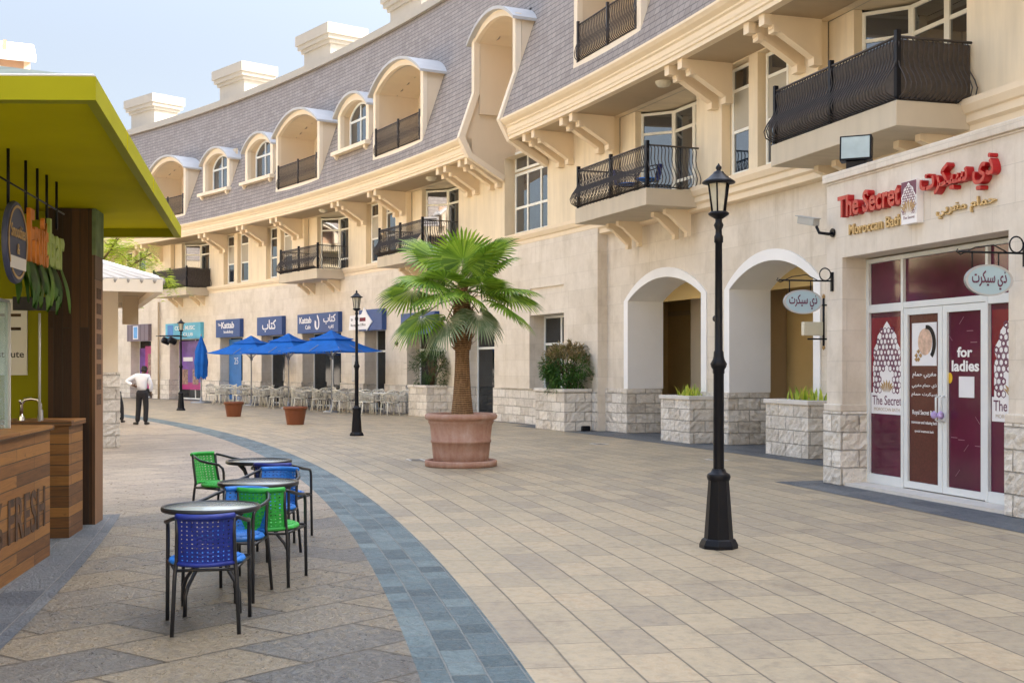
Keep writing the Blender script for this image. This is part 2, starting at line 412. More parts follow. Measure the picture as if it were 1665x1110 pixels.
# ------------------------------------------------------------------ mesh helpers
class MB:
    def __init__(self): self.v, self.f, self.s = [], [], []
    def add(self, vs, fs, mat=None, smooth=False):
        o = len(self.v)
        for p in vs:
            p = Vector(p)
            self.v.append(mat @ p if mat else p)
        for f in fs:
            self.f.append([i + o for i in f]); self.s.append(smooth)
        return self
    def quad(self, *p, mat=None): return self.add(p, [list(range(len(p)))], mat)
    def box(self, x0, x1, y0, y1, z0, z1, mat=None):
        vs = [(x, y, z) for z in (z0, z1) for y in (y0, y1) for x in (x0, x1)]
        return self.add(vs, [(0, 2, 3, 1), (4, 5, 7, 6), (0, 1, 5, 4), (2, 6, 7, 3), (0, 4, 6, 2), (1, 3, 7, 5)], mat)
    def prism(self, pts, vec, mat=None):
        k = len(pts); vec = Vector(vec)
        a = [Vector(p) for p in pts]
        vs = a + [p + vec for p in a]
        fs = [list(range(k))[::-1], list(range(k, 2 * k))] + [(i, (i + 1) % k, k + (i + 1) % k, k + i) for i in range(k)]
        return self.add(vs, fs, mat)
    def ring(self, outer, inner, vec, mat=None):        # a frame between two outlines, given thickness
        k = len(outer); vec = Vector(vec)
        a = [Vector(p) for p in outer]; b = [Vector(p) for p in inner]
        vs = a + b + [p + vec for p in a] + [p + vec for p in b]
        fs = []
        for i in range(k - 1):
            j = i + 1
            fs += [(i, j, k + j, k + i), (2 * k + i, 3 * k + i, 3 * k + j, 2 * k + j), (i, 2 * k + i, 2 * k + j, j), (k + i, k + j, 3 * k + j, 3 * k + i)]
        fs += [(0, k, 3 * k, 2 * k), (k - 1, 3 * k - 1, 4 * k - 1, 2 * k - 1)]
        return self.add(vs, fs, mat)
    def lathe(self, prof, n=20, at=(0, 0, 0), mat=None, smooth=True, phase=0.0, cap=True):
        vs, fs = [], []
        for r, z in prof:
            for i in range(n):
                a = phase + 2 * PI * i / n
                vs.append((at[0] + r * cos(a), at[1] + r * sin(a), at[2] + z))
        for k in range(len(prof) - 1):
            for i in range(n):
                j = (i + 1) % n
                fs.append((k * n + i, k * n + j, (k + 1) * n + j, (k + 1) * n + i))
        self.add(vs, fs, mat, smooth)
        if cap:
            o = [list(range(n))[::-1], [(len(prof) - 1) * n + i for i in range(n)]]
            self.add(vs, o, mat, False)
        return self
    def tube(self, pts, r, n=6, mat=None, smooth=True, cap=True):
        pts = [Vector(p) for p in pts]
        k = len(pts)
        rs = r if isinstance(r, (list, tuple)) else [r] * k
        tang = []
        for i in range(k):
            d = pts[min(i + 1, k - 1)] - pts[max(i - 1, 0)]
            tang.append(d.normalized() if d.length > 1e-9 else Vector((0, 0, 1)))
        up = Vector((0, 0, 1)) if abs(tang[0].z) < 0.9 else Vector((1, 0, 0))
        x = tang[0].cross(up).normalized()
        vs, fs = [], []
        for i in range(k):
            t = tang[i]
            x = (x - t * x.dot(t))
            x = x.normalized() if x.length > 1e-6 else t.orthogonal().normalized()
            y = t.cross(x)
            for j in range(n):
                a = 2 * PI * j / n
                vs.append(pts[i] + (x * cos(a) + y * sin(a)) * rs[i])
        for i in range(k - 1):
            for j in range(n):
                q = (j + 1) % n
                fs.append((i * n + j, i * n + q, (i + 1) * n + q, (i + 1) * n + j))
        if cap: fs += [list(range(n))[::-1], [(k - 1) * n + j for j in range(n)]]
        return self.add(vs, fs, mat, smooth)
    def build(self, name, mat, parent=None, loc=None, rotz=0.0, world=False, bevel=0.0):
        me = bpy.data.meshes.new(name)
        off = parent.location if (world and parent) else Vector((0, 0, 0))
        me.from_pydata([tuple(p - off) for p in self.v], [], self.f)
        me.polygons.foreach_set('use_smooth', self.s)
        me.update()
        mats = mat if isinstance(mat, (list, tuple)) else [mat]
        for m in mats: me.materials.append(M[m] if isinstance(m, str) else m)
        o = bpy.data.objects.new(name, me)
        COL.objects.link(o)
        if parent: o.parent = parent
        if loc is not None: o.location = loc
        o.rotation_euler = (0, 0, rotz)
        if bevel:
            b = o.modifiers.new('bevel', 'BEVEL'); b.width = bevel; b.segments = 2; b.limit_method = 'ANGLE'; b.angle_limit = rad(40)
        return o

def tag(o, label=None, cat=None, group=None, kind=None):
    if label: o['label'] = label
    if cat: o['category'] = cat
    if group: o['group'] = group
    if kind: o['kind'] = kind
    return o
def thing(name, label, cat, loc=(0, 0, 0), rotz=0.0, group=None):
    o = bpy.data.objects.new(name, None)
    COL.objects.link(o)
    o.empty_display_size = 0.2
    o.location = loc
    o.rotation_euler = (0, 0, rotz)
    return tag(o, label, cat, group)
def dup(o, loc=None, rotz=None, label=None, group=None, parent=None):
    c = o.copy(); COL.objects.link(c)
    if parent: c.parent = parent
    if loc is not None: c.location = loc
    if rotz is not None: c.rotation_euler = (0, 0, rotz)
    if label: c['label'] = label
    if group: c['group'] = group
    for ch in list(o.children): dup(ch, parent=c)
    return c
def text_mesh(body, depth=0.01, bold=0.0, shear=0.0):
    cu = bpy.data.curves.new('lettering', 'FONT')
    cu.body = body; cu.size = 1; cu.extrude = depth; cu.offset = bold; cu.shear = shear
    cu.align_x = 'CENTER'
    cu.resolution_u = 3
    o = bpy.data.objects.new('lettering', cu)
    COL.objects.link(o)
    bpy.context.view_layer.update()
    me = bpy.data.meshes.new_from_object(o.evaluated_get(bpy.context.evaluated_depsgraph_get()))
    bpy.data.objects.remove(o); bpy.data.curves.remove(cu)
    return me
def lettering(body, mat, parent, cx, y, z0, w, h, depth=0.01, bold=0.0, rotz=0.0, name='lettering', shear=0.0):
    """Raised lettering facing -y, fitted into a box w by h whose bottom centre is (cx, y, z0)."""
    me = text_mesh(body, 0.5, bold, shear)
    xs = [v.co.x for v in me.vertices]; ys = [v.co.y for v in me.vertices]
    if not xs: return None
    x0, x1, y0, y1 = min(xs), max(xs), min(ys), max(ys)
    c, s_ = cos(rotz), sin(rotz)
    for v in me.vertices:
        X = ((v.co.x - x0) / (x1 - x0) - 0.5) * w
        Z = (v.co.y - y0) / (y1 - y0) * h
        Y = (-v.co.z - 0.5) * depth
        v.co = (cx + X * c - Y * s_, y + X * s_ + Y * c, z0 + Z)
    me.materials.clear(); me.materials.append(M[mat] if isinstance(mat, str) else mat)
    o = bpy.data.objects.new(name, me); COL.objects.link(o)
    if parent: o.parent = parent
    return o

def arc_sweep(mb, prof, s0, s1, step=0.8, closed=False, caps=True):
    k = max(1, int(math.ceil((s1 - s0) / step)))
    m = len(prof)
    vs = [P(s0 + (s1 - s0) * i / k, n, z) for i in range(k + 1) for n, z in prof]
    fs = []
    for i in range(k):
        for j in range(m if closed else m - 1):
            q = (j + 1) % m
            fs.append((i * m + j, i * m + q, (i + 1) * m + q, (i + 1) * m + j))
    if caps and closed: fs += [list(range(m)), [k * m + j for j in range(m)][::-1]]
    mb.add(vs, fs)
    return mb
def holed(mb, s0, s1, v0, v1, holes, fn, step=0.9, vstep=None):
    """A sheet fn(s, v) with rectangular holes; hole = (s0, s1, v0, v1, depth or None)."""
    S = {s0, s1}; V = {v0, v1}
    for h in holes:
        S |= {min(max(h[0], s0), s1), min(max(h[1], s0), s1)}; V |= {min(max(h[2], v0), v1), min(max(h[3], v0), v1)}
    def fill(a, st):
        a = sorted(a); out = []
        for p, q in zip(a, a[1:]):
            k = max(1, int(math.ceil((q - p) / st))) if st else 1
            out += [p + (q - p) * i / k for i in range(k)]
        return out + [a[-1]]
    S = fill(S, step); V = fill(V, vstep)
    inside = lambda s, v: any(h[0] < s < h[1] and h[2] < v < h[3] for h in holes)
    for a, b in zip(S, S[1:]):
        for c, d in zip(V, V[1:]):
            if not inside((a + b) / 2, (c + d) / 2):
                mb.quad(fn(a, c, 0), fn(b, c, 0), fn(b, d, 0), fn(a, d, 0))
    for h in holes:
        d = h[4]
        if d is None: continue
        a, b, c, e = max(h[0], s0), min(h[1], s1), max(h[2], v0), min(h[3], v1)
        for p, q in (((a, c), (a, e)), ((b, c), (b, e)), ((a, e), (b, e)), ((a, c), (b, c))):
            if p[1] == q[1] == v0: continue
            mb.quad(fn(p[0], p[1], 0), fn(q[0], q[1], 0), fn(q[0], q[1], d), fn(p[0], p[1], d))
    return mb
def rot_about(z): return Matrix.Rotation(z, 4, 'Z')
def arch_pts(w, zs, za, k=14, z0=None):
    """Outline: up the left side, over a segmental arch, down the right, in (x, z)."""
    h = za - zs
    r = (w * w / 4 + h * h) / (2 * h)
    a0 = math.asin(min(1, w / 2 / r))
    if h > w / 2: a0 = PI - a0
    pts = [(r * sin(-a0 + 2 * a0 * i / k), za - r + r * cos(-a0 + 2 * a0 * i / k)) for i in range(k + 1)]
    if z0 is not None: pts = [(-w / 2, z0)] + pts + [(w / 2, z0)]
    return pts

# ------------------------------------------------------------------ ground
def sheet(name, n0, n1, s0, s1, z, mat):
    mb = MB()
    arc_sweep(mb, [(n0, z), (n1, z)], s0, s1, 0.5)
    return tag(mb.build(name, mat), kind='structure')
g = MB().quad((-900, -60, -0.01), (900, -60, -0.01), (900, 1500, -0.01), (-900, 1500, -0.01)).build('ground', basic('distant_ground', (0.36, 0.31, 0.25), 0.8, 0.1, 0.2))
tag(g, kind='structure')
sheet('street_paving', -1.0, 8.75, -6, 120, 0.0, 'pave')
sheet('slate_band', 8.75, 9.32, -6, 120, 0.0, 'band')
sheet('bistro_paving', 9.32, 24, -6, 120, 0.0, 'bistro')
sheet('kiosk_slate_strip', 11.6, 12.6, -6, 25.6, 0.004, 'strip')
sheet('facade_slate_strip', -0.9, 0.95, 27.4, 44.0, 0.004, 'strip')
sheet('shop_slate_strip', 1.2, 3.0, 8, 27.25, 0.004, 'strip')
sheet('far_facade_slate_strip', -0.9, 0.35, 44.0, 100, 0.004, 'strip')

# ------------------------------------------------------------------ the curved terrace building
B = thing('terrace_building', 'long curved cream terrace building with grey mansard roof, arched dormers and iron balconies', 'building', P(45, -1))
BL = B.location
def fac(s, n, z=0.0): return P(s, n, z) - BL      # a spot on the facade, in the building's own coordinates
EAVE, ZR0, NR, ZR1 = 1.45, 8.27, -0.65, 14.2
SL = (ZR1 - ZR0) / (EAVE - NR)
S0, S1 = 8.0, 100.0

# ground floor: two stretches of wall, one standing 0.27 m proud of the other
shops = [(78.4, 80.6), (72.9, 76.4), (68.8, 71.1), (64.6, 66.9), (59.3, 62.9), (55.4, 57.2), (51.2, 53.6)]
hol = [(a, b, 0, 3.0, 0.55) for a, b in shops]
hol += [(46.95, 49.2, 0, 3.05, 0.5), (42.45, 44.6, 0.75, 3.05, 0.5), (84.2, 86.6, 0, 3.0, 0.55), (90, 93, 0, 3.0, 0.5)]
hol += [(46.95, 49.2, 3.06, 3.8, 0.05), (42.45, 44.6, 3.06, 3.8, 0.05)]
w = MB()
holed(w, 40.5, S1, 0, 5.15, hol, lambda s, v, d: P(s, 0.12 - d, v))
for h in hol[-2:]:
    arc_sweep(w, [(0.07, h[2]), (0.07, h[3])], h[0], h[1])
w.quad(P(40.5, 0.12, 0), P(40.5, -0.15, 0), P(40.5, -0.15, 5.15), P(40.5, 0.12, 5.15))
w.build('ground_floor_wall', 'stone', B, world=True)
arches = [(35.85, 39.35), (31.55, 34.65)]
hol2 = [(a, b, 0, 3.72, None) for a, b in arches]
w = MB()
holed(w, S0, 40.5, 0, 5.15, hol2, lambda s, v, d: P(s, -0.15 - d, v))
for a, b in arches:                                # spandrels above each arch
    mid, wd = (a + b) / 2, b - a
    pts = arch_pts(wd, 3.2, 3.66, 16)
    for (x0, z0), (x1, z1) in zip(pts, pts[1:]):
        w.quad(P(mid - x0, -0.15, z0), P(mid - x1, -0.15, z1), P(mid - x1, -0.15, 3.72), P(mid - x0, -0.15, 3.72))
w.build('arcade_wall', 'stone', B, world=True)
for a, b in arches:                                # white arch surround, white lining, olive passage
    mid, wd = (a + b) / 2, b - a
    o = arch_pts(wd + 0.44, 3.2, 3.88, 16, 1.08); i = arch_pts(wd, 3.2, 3.66, 16, 1.08)
    M4 = Matrix.Translation(fac(mid, -0.15)) @ rot_about(yaw(mid))
    t = MB().ring([(x, -0.045, z) for x, z in o], [(x, -0.045, z) for x, z in i], (0, 0.06, 0), M4)
    sur = t.build('arch_surround', 'white', B)
    l = MB()
    k = len(i)
    l.add([(x, 0.015, z) for x, z in i] + [(x, 0.92, z) for x, z in i], [(q, q + 1, k + q + 1, k + q) for q in range(k - 1)], M4)
    l.build('arch_lining', 'white', sur)
M['passage_pier_'] = basic('passage_trim_paint', (0.50, 0.38, 0.19), 0.8, 0.06, 1)
ps = MB()
for q in (30.3, 35.25, 40.2):
    ps.prism([P(q - 0.33, -1.07, 0), P(q + 0.33, -1.07, 0), P(q + 0.33, -1.10, 0), P(q - 0.33, -1.10, 0)], (0, 0, 4.6))
arc_sweep(ps, [(-1.08, 3.2), (-1.08, 4.6)], 29, 41.5)
arc_sweep(ps, [(-2.5, 0), (-2.5, 4.6)], 29, 41.5)
arc_sweep(ps, [(-0.3, 4.2), (-3.4, 4.2)], 29, 41.5)
for q in (29.0, 41.5): ps.quad(P(q, -0.2, 0), P(q, -2.5, 0), P(q, -2.5, 4.6), P(q, -0.2, 4.6))
ps.build('passage_wall', 'olive', B, world=True)
arc_sweep(MB(), [(-2.495, 2.95), (-2.44, 2.95), (-2.44, 3.07), (-2.495, 3.07)], 29, 41.4, 0.8, True).build('passage_rail', 'passage_pier_', B, world=True)
arc_sweep(MB(), [(-2.495, 0.01), (-2.46, 0.01), (-2.46, 0.16), (-2.495, 0.16)], 29, 41.4, 0.8, True).build('skirting', 'passage_pier_', B, world=True)
arc_sweep(MB(), [(-0.9, 0.0), (-3.4, 0.0)], 29, 41.5).build('passage_floor', 'strip', B, world=True)
M['passage_pier'] = basic('passage_pier_paint', (0.60, 0.48, 0.32), 0.8, 0.06, 1)
for s_, q in ((38.3, 1.1), (36.2, .4)):              # piers inside the first arch
    MB().prism([P(s_, -1.9, 0), P(s_ + q, -1.9, 0), P(s_ + q, -2.49, 0), P(s_, -2.49, 0)], (0, 0, 4.19)).build('passage_pier', 'passage_pier', B, world=True)

# rock-faced plinth on every pier
def rough_block(mb, s0, s1, n0, n1, z0, z1, amp=0.016):
    """A stone plinth with a hewn face: a finely divided shell pushed in and out."""
    def face(fn, ua, ub, va, vb):
        ku, kv = max(2, int((ub - ua) / 0.07)), max(2, int((vb - va) / 0.06))
        vs, fs = [], []
        for i in range(ku + 1):
            for j in range(kv + 1):
                e = i in (0, ku) or j in (0, kv)
                vs.append(fn(ua + (ub - ua) * i / ku, va + (vb - va) * j / kv, 0 if e else random.uniform(-amp * .4, amp)))
        for i in range(ku):
            for j in range(kv):
                a = i * (kv + 1) + j
                fs.append((a, a + 1, a + kv + 2, a + kv + 1))
        mb.add(vs, fs)
    face(lambda u, v, d: P(u, n1 + d, v), s0, s1, z0, z1)
    face(lambda u, v, d: P(s0 - d, u, v), n0, n1, z0, z1)
    face(lambda u, v, d: P(s1 + d, u, v), n0, n1, z0, z1)
    mb.quad(P(s0, n0, z1), P(s1, n0, z1), P(s1, n1, z1), P(s0, n1, z1))
edges = sorted([(a, b) for a, b, *_ in hol if True and _[0] == 0] + [(40.5, 40.5)])
piers = []
cur = 40.52
for a, b in edges:
    if a > cur: piers.append((cur, a)); 
    cur = max(cur, b)
piers.append((cur, S1))
for a, b in piers:
    m = MB()
    rough_block(m, a, b, -0.42, 0.17, 0, 1.0, 0.014 if a < 56 else 0.008)
    m.build('plinth', 'rock', B, world=True)
for a, b in ((27.0, 31.55), (34.65, 35.85), (39.35, 40.51)):
    m = MB()
    rough_block(m, a, b, -1.07, -0.10, 0, 1.08, 0.02)
    m.build('plinth', 'rock', B, world=True)

# string course, upper wall, soffit, cornice, roof
def prof_sc(n): return [(n, 4.93), (n + .07, 4.95), (n + .07, 5.06), (n + .13, 5.10), (n + .13, 5.21), (n + .17, 5.23), (n + .22, 5.33), (n + .22, 5.42), (n - .2, 5.42), (n - .2, 4.93)]
m = MB(); arc_sweep(m, prof_sc(0.0), S0, S1, 0.8, True); m.build('string_course', 'trim', B, world=True)
doorbays = [29.15, 37.88, 51.85, 60.95, 74.5]
winpairs = [33.5, 56.1, 65.45, 69.75, 80.5, 88.0]
uh = [(s - 2.05, s + 2.05, 5.42, 7.75, 0.2) for s in doorbays] + [(s - 1.3, s + 1.25, 5.45, 7.72, 0.2) for s in winpairs] + [(43.7, 46.5, 5.42, 7.76, 0.38)]
m = MB(); holed(m, S0, S1, 5.15, 7.76, uh, lambda s, v, d: P(s, -d, v)); m.build('upper_wall', 'stucco', B, world=True)
NOTCH = (43.68, 46.52)
cprof = [(1.15, 7.75), (1.22, 7.75), (1.22, 7.83), (1.25, 7.85), (1.25, 7.90), (1.27, 7.93), (1.27, 8.04), (1.31, 8.07), (1.31, 8.11), (1.40, 8.17), (1.46, 8.24), (1.46, 8.29), (1.05, 8.29), (1.05, 7.75)]
for a, b in ((S0, NOTCH[0]), (NOTCH[1], S1)):
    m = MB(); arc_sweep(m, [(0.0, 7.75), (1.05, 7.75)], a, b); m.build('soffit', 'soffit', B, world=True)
    m = MB(); arc_sweep(m, cprof, a, b, 0.8, True); m.build('cornice', 'trim', B, world=True)
big = [(74.4, 3.9), (60.95, 4.15), (51.9, 4.1), (37.75, 3.5), (27.0, 3.8)]
small = [(69.7, 3.1), (65.3, 3.1), (56.3, 3.1), (80.2, 3.1), (32.0, 3.1)]
rh = []
for s, wd in big:
    rh += [(s - wd / 2 + .1, s + wd / 2 - .1, 8.80, 11.0, None), (s - wd * .43, s + wd * .43, 10.9, 11.12, None), (s - wd * .35, s + wd * .35, 11.1, 11.28, None), (s - wd * .25, s + wd * .25, 11.2, 11.42, None), (s - wd * .15, s + wd * .15, 11.3, 11.54, None)]
for s, wd in small: rh += [(s - 1.25, s + 1.25, 9.6, 11.0, None)]
rh += [(NOTCH[0], NOTCH[1], 8.2, 11.15, None), (NOTCH[0] + .5, NOTCH[1] - .5, 11.0, 11.6, None)]
m = MB()
def roofpt(s, v, d): return P(s, EAVE - 0.03 - (v - ZR0) / SL + 0.10 * max(0, 1 - (v - ZR0) / 0.9) ** 2 * 0 , v)
holed(m, S0, S1, ZR0, ZR1, rh, roofpt, 0.8)
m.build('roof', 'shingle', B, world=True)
m = MB(); arc_sweep(m, [(NR + .16, ZR1 - .14), (NR + .16, ZR1 + .02), (NR + .08, ZR1 + .05), (NR + .08, ZR1 + .20), (NR - .3, ZR1 + .22), (NR - .3, ZR1 - .1)], S0, S1, 0.8, True)
m.build('ridge_coping', 'chimney', B, world=True)
m = MB(); arc_sweep(m, [(NR - .2, ZR1), (-14, ZR1), (-14, 0)], S0, S1, 2.0)
for q in (S0, S1): m.quad(P(q, -14, 0), P(q, 0.0, 0), P(q, 0.0, ZR0), P(q, NR, ZR1), P(q, -14, ZR1))
m.build('rear_wall', 'chimney', B, world=True)
# unseen wing added across the street behind the viewpoint to shade camera-facing sides
m = MB(); holed(m, -30, 11, 0, 12.5, [(-28 + 4 * k, -26.4 + 4 * k, z, z + 2.1, .3) for k in range(10) for z in (.5, 5.2, 9.0)], lambda s, v, d: Vector((s, -13 - d, v)), 5)
m.box(-30, 11, -23, -13.35, .01, 12.49)
m.build('unseen_shade_wing', 'stucco', B, world=True)
for s, sw, nn in ((83.2, 2.5, 1.4), (74.0, 2.5, 1.4), (65.75, 2.5, 1.4), (58.0, 2.6, 1.4)):
    M4 = Matrix.Translation(fac(s, -2.0)) @ rot_about(yaw(s))
    c = MB().box(-sw / 2, sw / 2, 0, nn, ZR1 - .1, 15.85, M4)
    ch = c.build('chimney', 'chimney', B)
    c = MB()
    for o, z0, z1 in ((.10, 15.7, 15.86), (.22, 15.86, 16.05), (.30, 16.05, 16.5)): c.box(-sw / 2 - o, sw / 2 + o, -o, nn + o, z0, z1, M4)
    c.lathe([(.3, 16.5), (.3, 16.62), (.22, 16.66)], 14, (.5, nn / 2, 0), M4, False)
    c.build('chimney_cap', 'chimney', ch)
M4 = Matrix.Translation(fac(78.0, -2.6)) @ rot_about(yaw(78))
MB().box(-1, 1, 0, 1.2, ZR1, 15.0, M4).build('roof_vent', 'chimney', B)

# eave brackets in pairs
def bracket_mesh():
    m = MB()
    # side outline in (y, z): y = 0 at the wall, -1.12 at the outer end
    core = [(0, 7.75), (-1.12, 7.75), (-1.12, 7.57), (-.98, 7.57), (-.98, 7.51), (-.90, 7.47), (-.82, 7.47), (-.12, 7.05), (-.12, 6.97), (0, 6.97)]
    m.prism([(-.075, y, z) for y, z in core], (.15, 0, 0))
    m.box(-.095, .095, -1.15, -1.0, 7.56, 7.749)
    m.box(-.095, .095, -.96, -.86, 7.44, 7.58)
    m.prism([(-.095, -.86, 7.47), (-.095, -.80, 7.52), (-.095, -.10, 7.10), (-.095, -.10, 7.03)], (.19, 0, 0))
    m.box(-.1, .1, -.17, 0, 6.93, 7.06)
    return m
bm = bracket_mesh().build('eave_bracket', 'trim', B, fac(34.97, 0), yaw(34.97))
lead = [31.72, 40.46, 42.75, 48.9, 54.6, 57.9, 63.8, 67.2, 71.2, 78.0, 82.5, 26.0]
for s in [34.39] + [q for l in lead for q in (l, l - .56)] + [46.75, 47.25]:
    c = bm.copy(); COL.objects.link(c); c.parent = B; c.location = fac(s, 0); c.rotation_euler = (0, 0, yaw(s))

# balcony doors: a splayed window leading to a door in the recess
def framed(mb, gl, x0, x1, z0, z1, bars_x, bars_z, M4=None, f=0.06, y=0.0, d=0.06):
    """A frame with mullions and transoms; the glass goes to gl."""
    for a, b in ((x0, x0 + f), (x1 - f, x1)): mb.box(a, b, y, y + d, z0, z1, M4)
    for a, b in ((z0, z0 + f), (z1 - f, z1)): mb.box(x0 + f, x1 - f, y + .002, y + d - .002, a, b, M4)
    for x in bars_x: mb.box(x - f / 2, x + f / 2, y + .004, y + d - .004, z0 + f, z1 - f, M4)
    for z in bars_z: mb.box(x0 + f, x1 - f, y + .006, y + d - .006, z - f / 2, z + f / 2, M4)
    gl.box(x0 + .02, x1 - .02, y + d * .5, y + d * .5 + .012, z0 + .02, z1 - .02, M4)
def door_bay(s):
    bw = MB()
    bw.quad((-2.06, .2, 5.42), (-1.25, .2, 5.42), (-1.25, .2, 7.75), (-2.06, .2, 7.75))
    bw.quad((-1.25, .2, 5.42), (-1.25, .36, 5.42), (-1.25, .36, 7.75), (-1.25, .2, 7.75))
    bw.quad((2.05, .2, 5.42), (2.05, 1.0, 5.42), (2.05, 1.0, 7.75), (2.05, .2, 7.75))
    bw.quad((-1.25, .2, 7.752), (2.05, .2, 7.752), (2.05, 1.0, 7.752), (-1.25, 1.0, 7.752))
    bw.quad((-1.25, 0, 5.41), (2.05, 0, 5.41), (2.05, 1.0, 5.41), (-1.25, 1.0, 5.41))
    w_ = bw.build('recess_wall', 'stucco', B, fac(s, 0), yaw(s))
    f, gl = MB(), MB()
    A = Matrix.Translation((-1.25, .36, 0)) @ rot_about(rad(41))
    framed(f, gl, 0, .84, 5.42, 7.7, [], [7.2], A)
    C = Matrix.Translation((-.62, .90, 0))
    framed(f, gl, 0, .95, 5.42, 7.7, [], [7.2, 6.0], C, .07)
    framed(f, gl, .95, 1.85, 5.42, 7.7, [], [7.2, 6.0], C, .07)
    framed(f, gl, 1.85, 2.66, 5.42, 7.7, [], [7.2], C, .07)
    d = f.build('balcony_door', 'upvc', B, fac(s, 0), yaw(s))
    gl.build('pane', 'glass', d)
for s in doorbays: door_bay(s)
def window_pair(s, blind):
    bw = MB()
    bw.quad((-1.26, .2, 5.44), (1.31, .2, 5.44), (1.31, .2, 7.74), (-1.26, .2, 7.74))
    bw.box(-.17, .17, -.001, .2, 5.43, 7.74)
    bw.build('recess_wall', 'stucco', B, fac(s, 0), yaw(s))
    for k, x in enumerate((-1.06, .26)):
        f, gl, bl = MB(), MB(), MB()
        framed(f, gl, x, x + .80, 5.5, 7.68, [], [7.22, 6.38], None, .06, .13)
        if (k + blind) % 3 != 2: bl.box(x + .05, x + .75, .152, .158, 6.4, 7.2)
        o = f.build('window', 'upvc', B, fac(s, 0), yaw(s))
        gl.build('pane', 'glass', o)
        if bl.v: bl.build('blind', 'blind', o)
for k, s in enumerate(winpairs): window_pair(s, k)

# the tall stair recess that cuts through the eaves
s = 45.1
m = MB(); arc_sweep(m, [(-0.38, 5.42), (-0.38, 12.2)], 43.5, 46.7)
side = [(-.38, 7.7), (0, 7.7), (0, 7.16), (1.15, 7.75), (1.46, 8.27), (.97, 9.63), (.97, 11.15), (-.38, 11.15)]
for q in NOTCH: m.quad(*[P(q, n, z) for n, z in side])
m.build('stair_recess', 'dormer', B, world=True)
edge = [(.06, 7.10), (1.20, 7.72), (1.50, 8.28), (1.02, 9.63), (1.02, 11.2)]
inner = [(.02, 7.26), (1.08, 7.84), (1.30, 8.30), (.84, 9.60), (.84, 11.2)]
for q, d in ((NOTCH[0], -1), (NOTCH[1], 1)):
    t = MB()
    a = [P(q - .09, n, z) for n, z in edge]; b = [P(q - .09, n, z) for n, z in inner]
    t.ring(a, b, P(q + .09, 0) - P(q - .09, 0))
    t.build('recess_moulding', 'pale', B, world=True)
f, gl = MB(), MB()
framed(f, gl, -1.3, 1.36, 5.5, 7.3, [-.45, .42], [6.28], None, .07)
o = f.build('window', 'upvc', B, fac(45.1, -.28), yaw(45.1)); gl.build('pane', 'glass', o)
f, gl = MB(), MB()
framed(f, gl, -1.3, 1.36, 7.36, 7.95, [-.45, .42], [], None, .07)
o = f.build('window', 'upvc', B, fac(45.1, -.28), yaw(45.1)); gl.build('pane', 'glass', o)

# dormers
def barrel(mb, w, zs, za, y0, y1, th=0.09, over=0.14):
    o = arch_pts(w + 2 * over, zs - .02, za + th, 14); i = arch_pts(w + 2 * over - .02, zs - .10, za, 14)
    mb.ring([(x, y0, z) for x, z in o], [(x, y0, z) for x, z in i], (0, y1 - y0, 0))
def front(mb, w, zs, za, z0, t, d, tb=None):
    o = arch_pts(w, zs, za, 14, z0); i = arch_pts(w - 2 * t, zs - .02, za - t, 14, z0)
    mb.ring([(x, 0, z) for x, z in o], [(x, 0, z) for x, z in i], (0, d, 0))
rail_lib = {}
def belly(x, y, nx, ny, z0, z1, out):
    prof = [(0, 1.0), (.16, .92), (.10, .82), (.02, .70), (.25, .52), (.75, .34), (1.0, .2), (.85, .08), (.35, .015), (.1, 0)]
    return [(x + nx * out * o, y + ny * out * o, z0 + (z1 - z0) * t) for o, t in prof]
def rail_run(mb, a, b, z0, z1, out, gap=0.085, r=0.012):
    a, b = Vector(a), Vector(b)
    d = b - a; L = d.length; d.normalize()
    nx, ny = d.y, -d.x
    k = max(2, int(L / gap))
    for i in range(k + 1):
        p = a + d * (L * i / k)
        mb.tube(belly(p.x, p.y, nx, ny, z0 + .03, z1 - .02, out), r, 4)
    mb.tube([(a.x, a.y, z1), (b.x, b.y, z1)], .02, 6)
    mb.tube([(a.x, a.y, z0 + .03), (b.x, b.y, z0 + .03)], .014, 5)
def big_dormer(s, w, k):
    nf = 1.25
    m = MB(); front(m, w, 11.02, 11.72, 8.72, .20, .14)
    m.box(-w / 2, w / 2, -.02, .16, 8.66, 8.82)
    for x0, x1 in ((-w / 2, -w / 2 + .2), (w / 2 - .2, w / 2)): m.box(x0 + .002, x1 - .002, -.012, .13, 8.82, 9.55)
    D = m.build('dormer', 'pale', B, fac(s, nf), yaw(s))
    m = MB(); barrel(m, w, 11.02, 11.70, -.16, 1.9); m.build('dormer_roof', 'zinc', D)
    m = MB()
    for x in (-1, 1):
        m.box(min(x * (w / 2 - .02), x * (w / 2 - .19)), max(x * (w / 2 - .02), x * (w / 2 - .19)), .14, 1.7, 8.75, 11.05)
    i = arch_pts(w - .4, 11.0, 11.5, 12)
    m.add([(x, .14, z) for x, z in i] + [(x, 1.6, z) for x, z in i], [(q, q + 1, len(i) + q + 1, len(i) + q) for q in range(len(i) - 1)])
    m.box(-w / 2 + .1, w / 2 - .1, 1.6, 1.68, 8.75, 11.6)
    m.box(-w / 2 + .1, w / 2 - .1, .1, 1.6, 8.72, 8.8)
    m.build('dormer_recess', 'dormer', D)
    f, gl = MB(), MB()
    framed(f, gl, .1, w / 2 - .3, 8.8, 10.9, [(.1 + w / 2 - .3) / 2], [10.35], None, .07, 1.53)
    o = f.build('dormer_door', 'upvc', D); gl.build('dormer_pane', 'glass', D)
    r = MB(); x = w / 2 - .2
    rail_run(r, (-x, .02), (x, .02), 8.84, 9.72, .10)
    for px in (-x + .04, 0.1, x - .04): r.box(px - .03, px + .03, -.03, .03, 8.82, 9.80)
    r.build('railing', 'ironbrown', D)
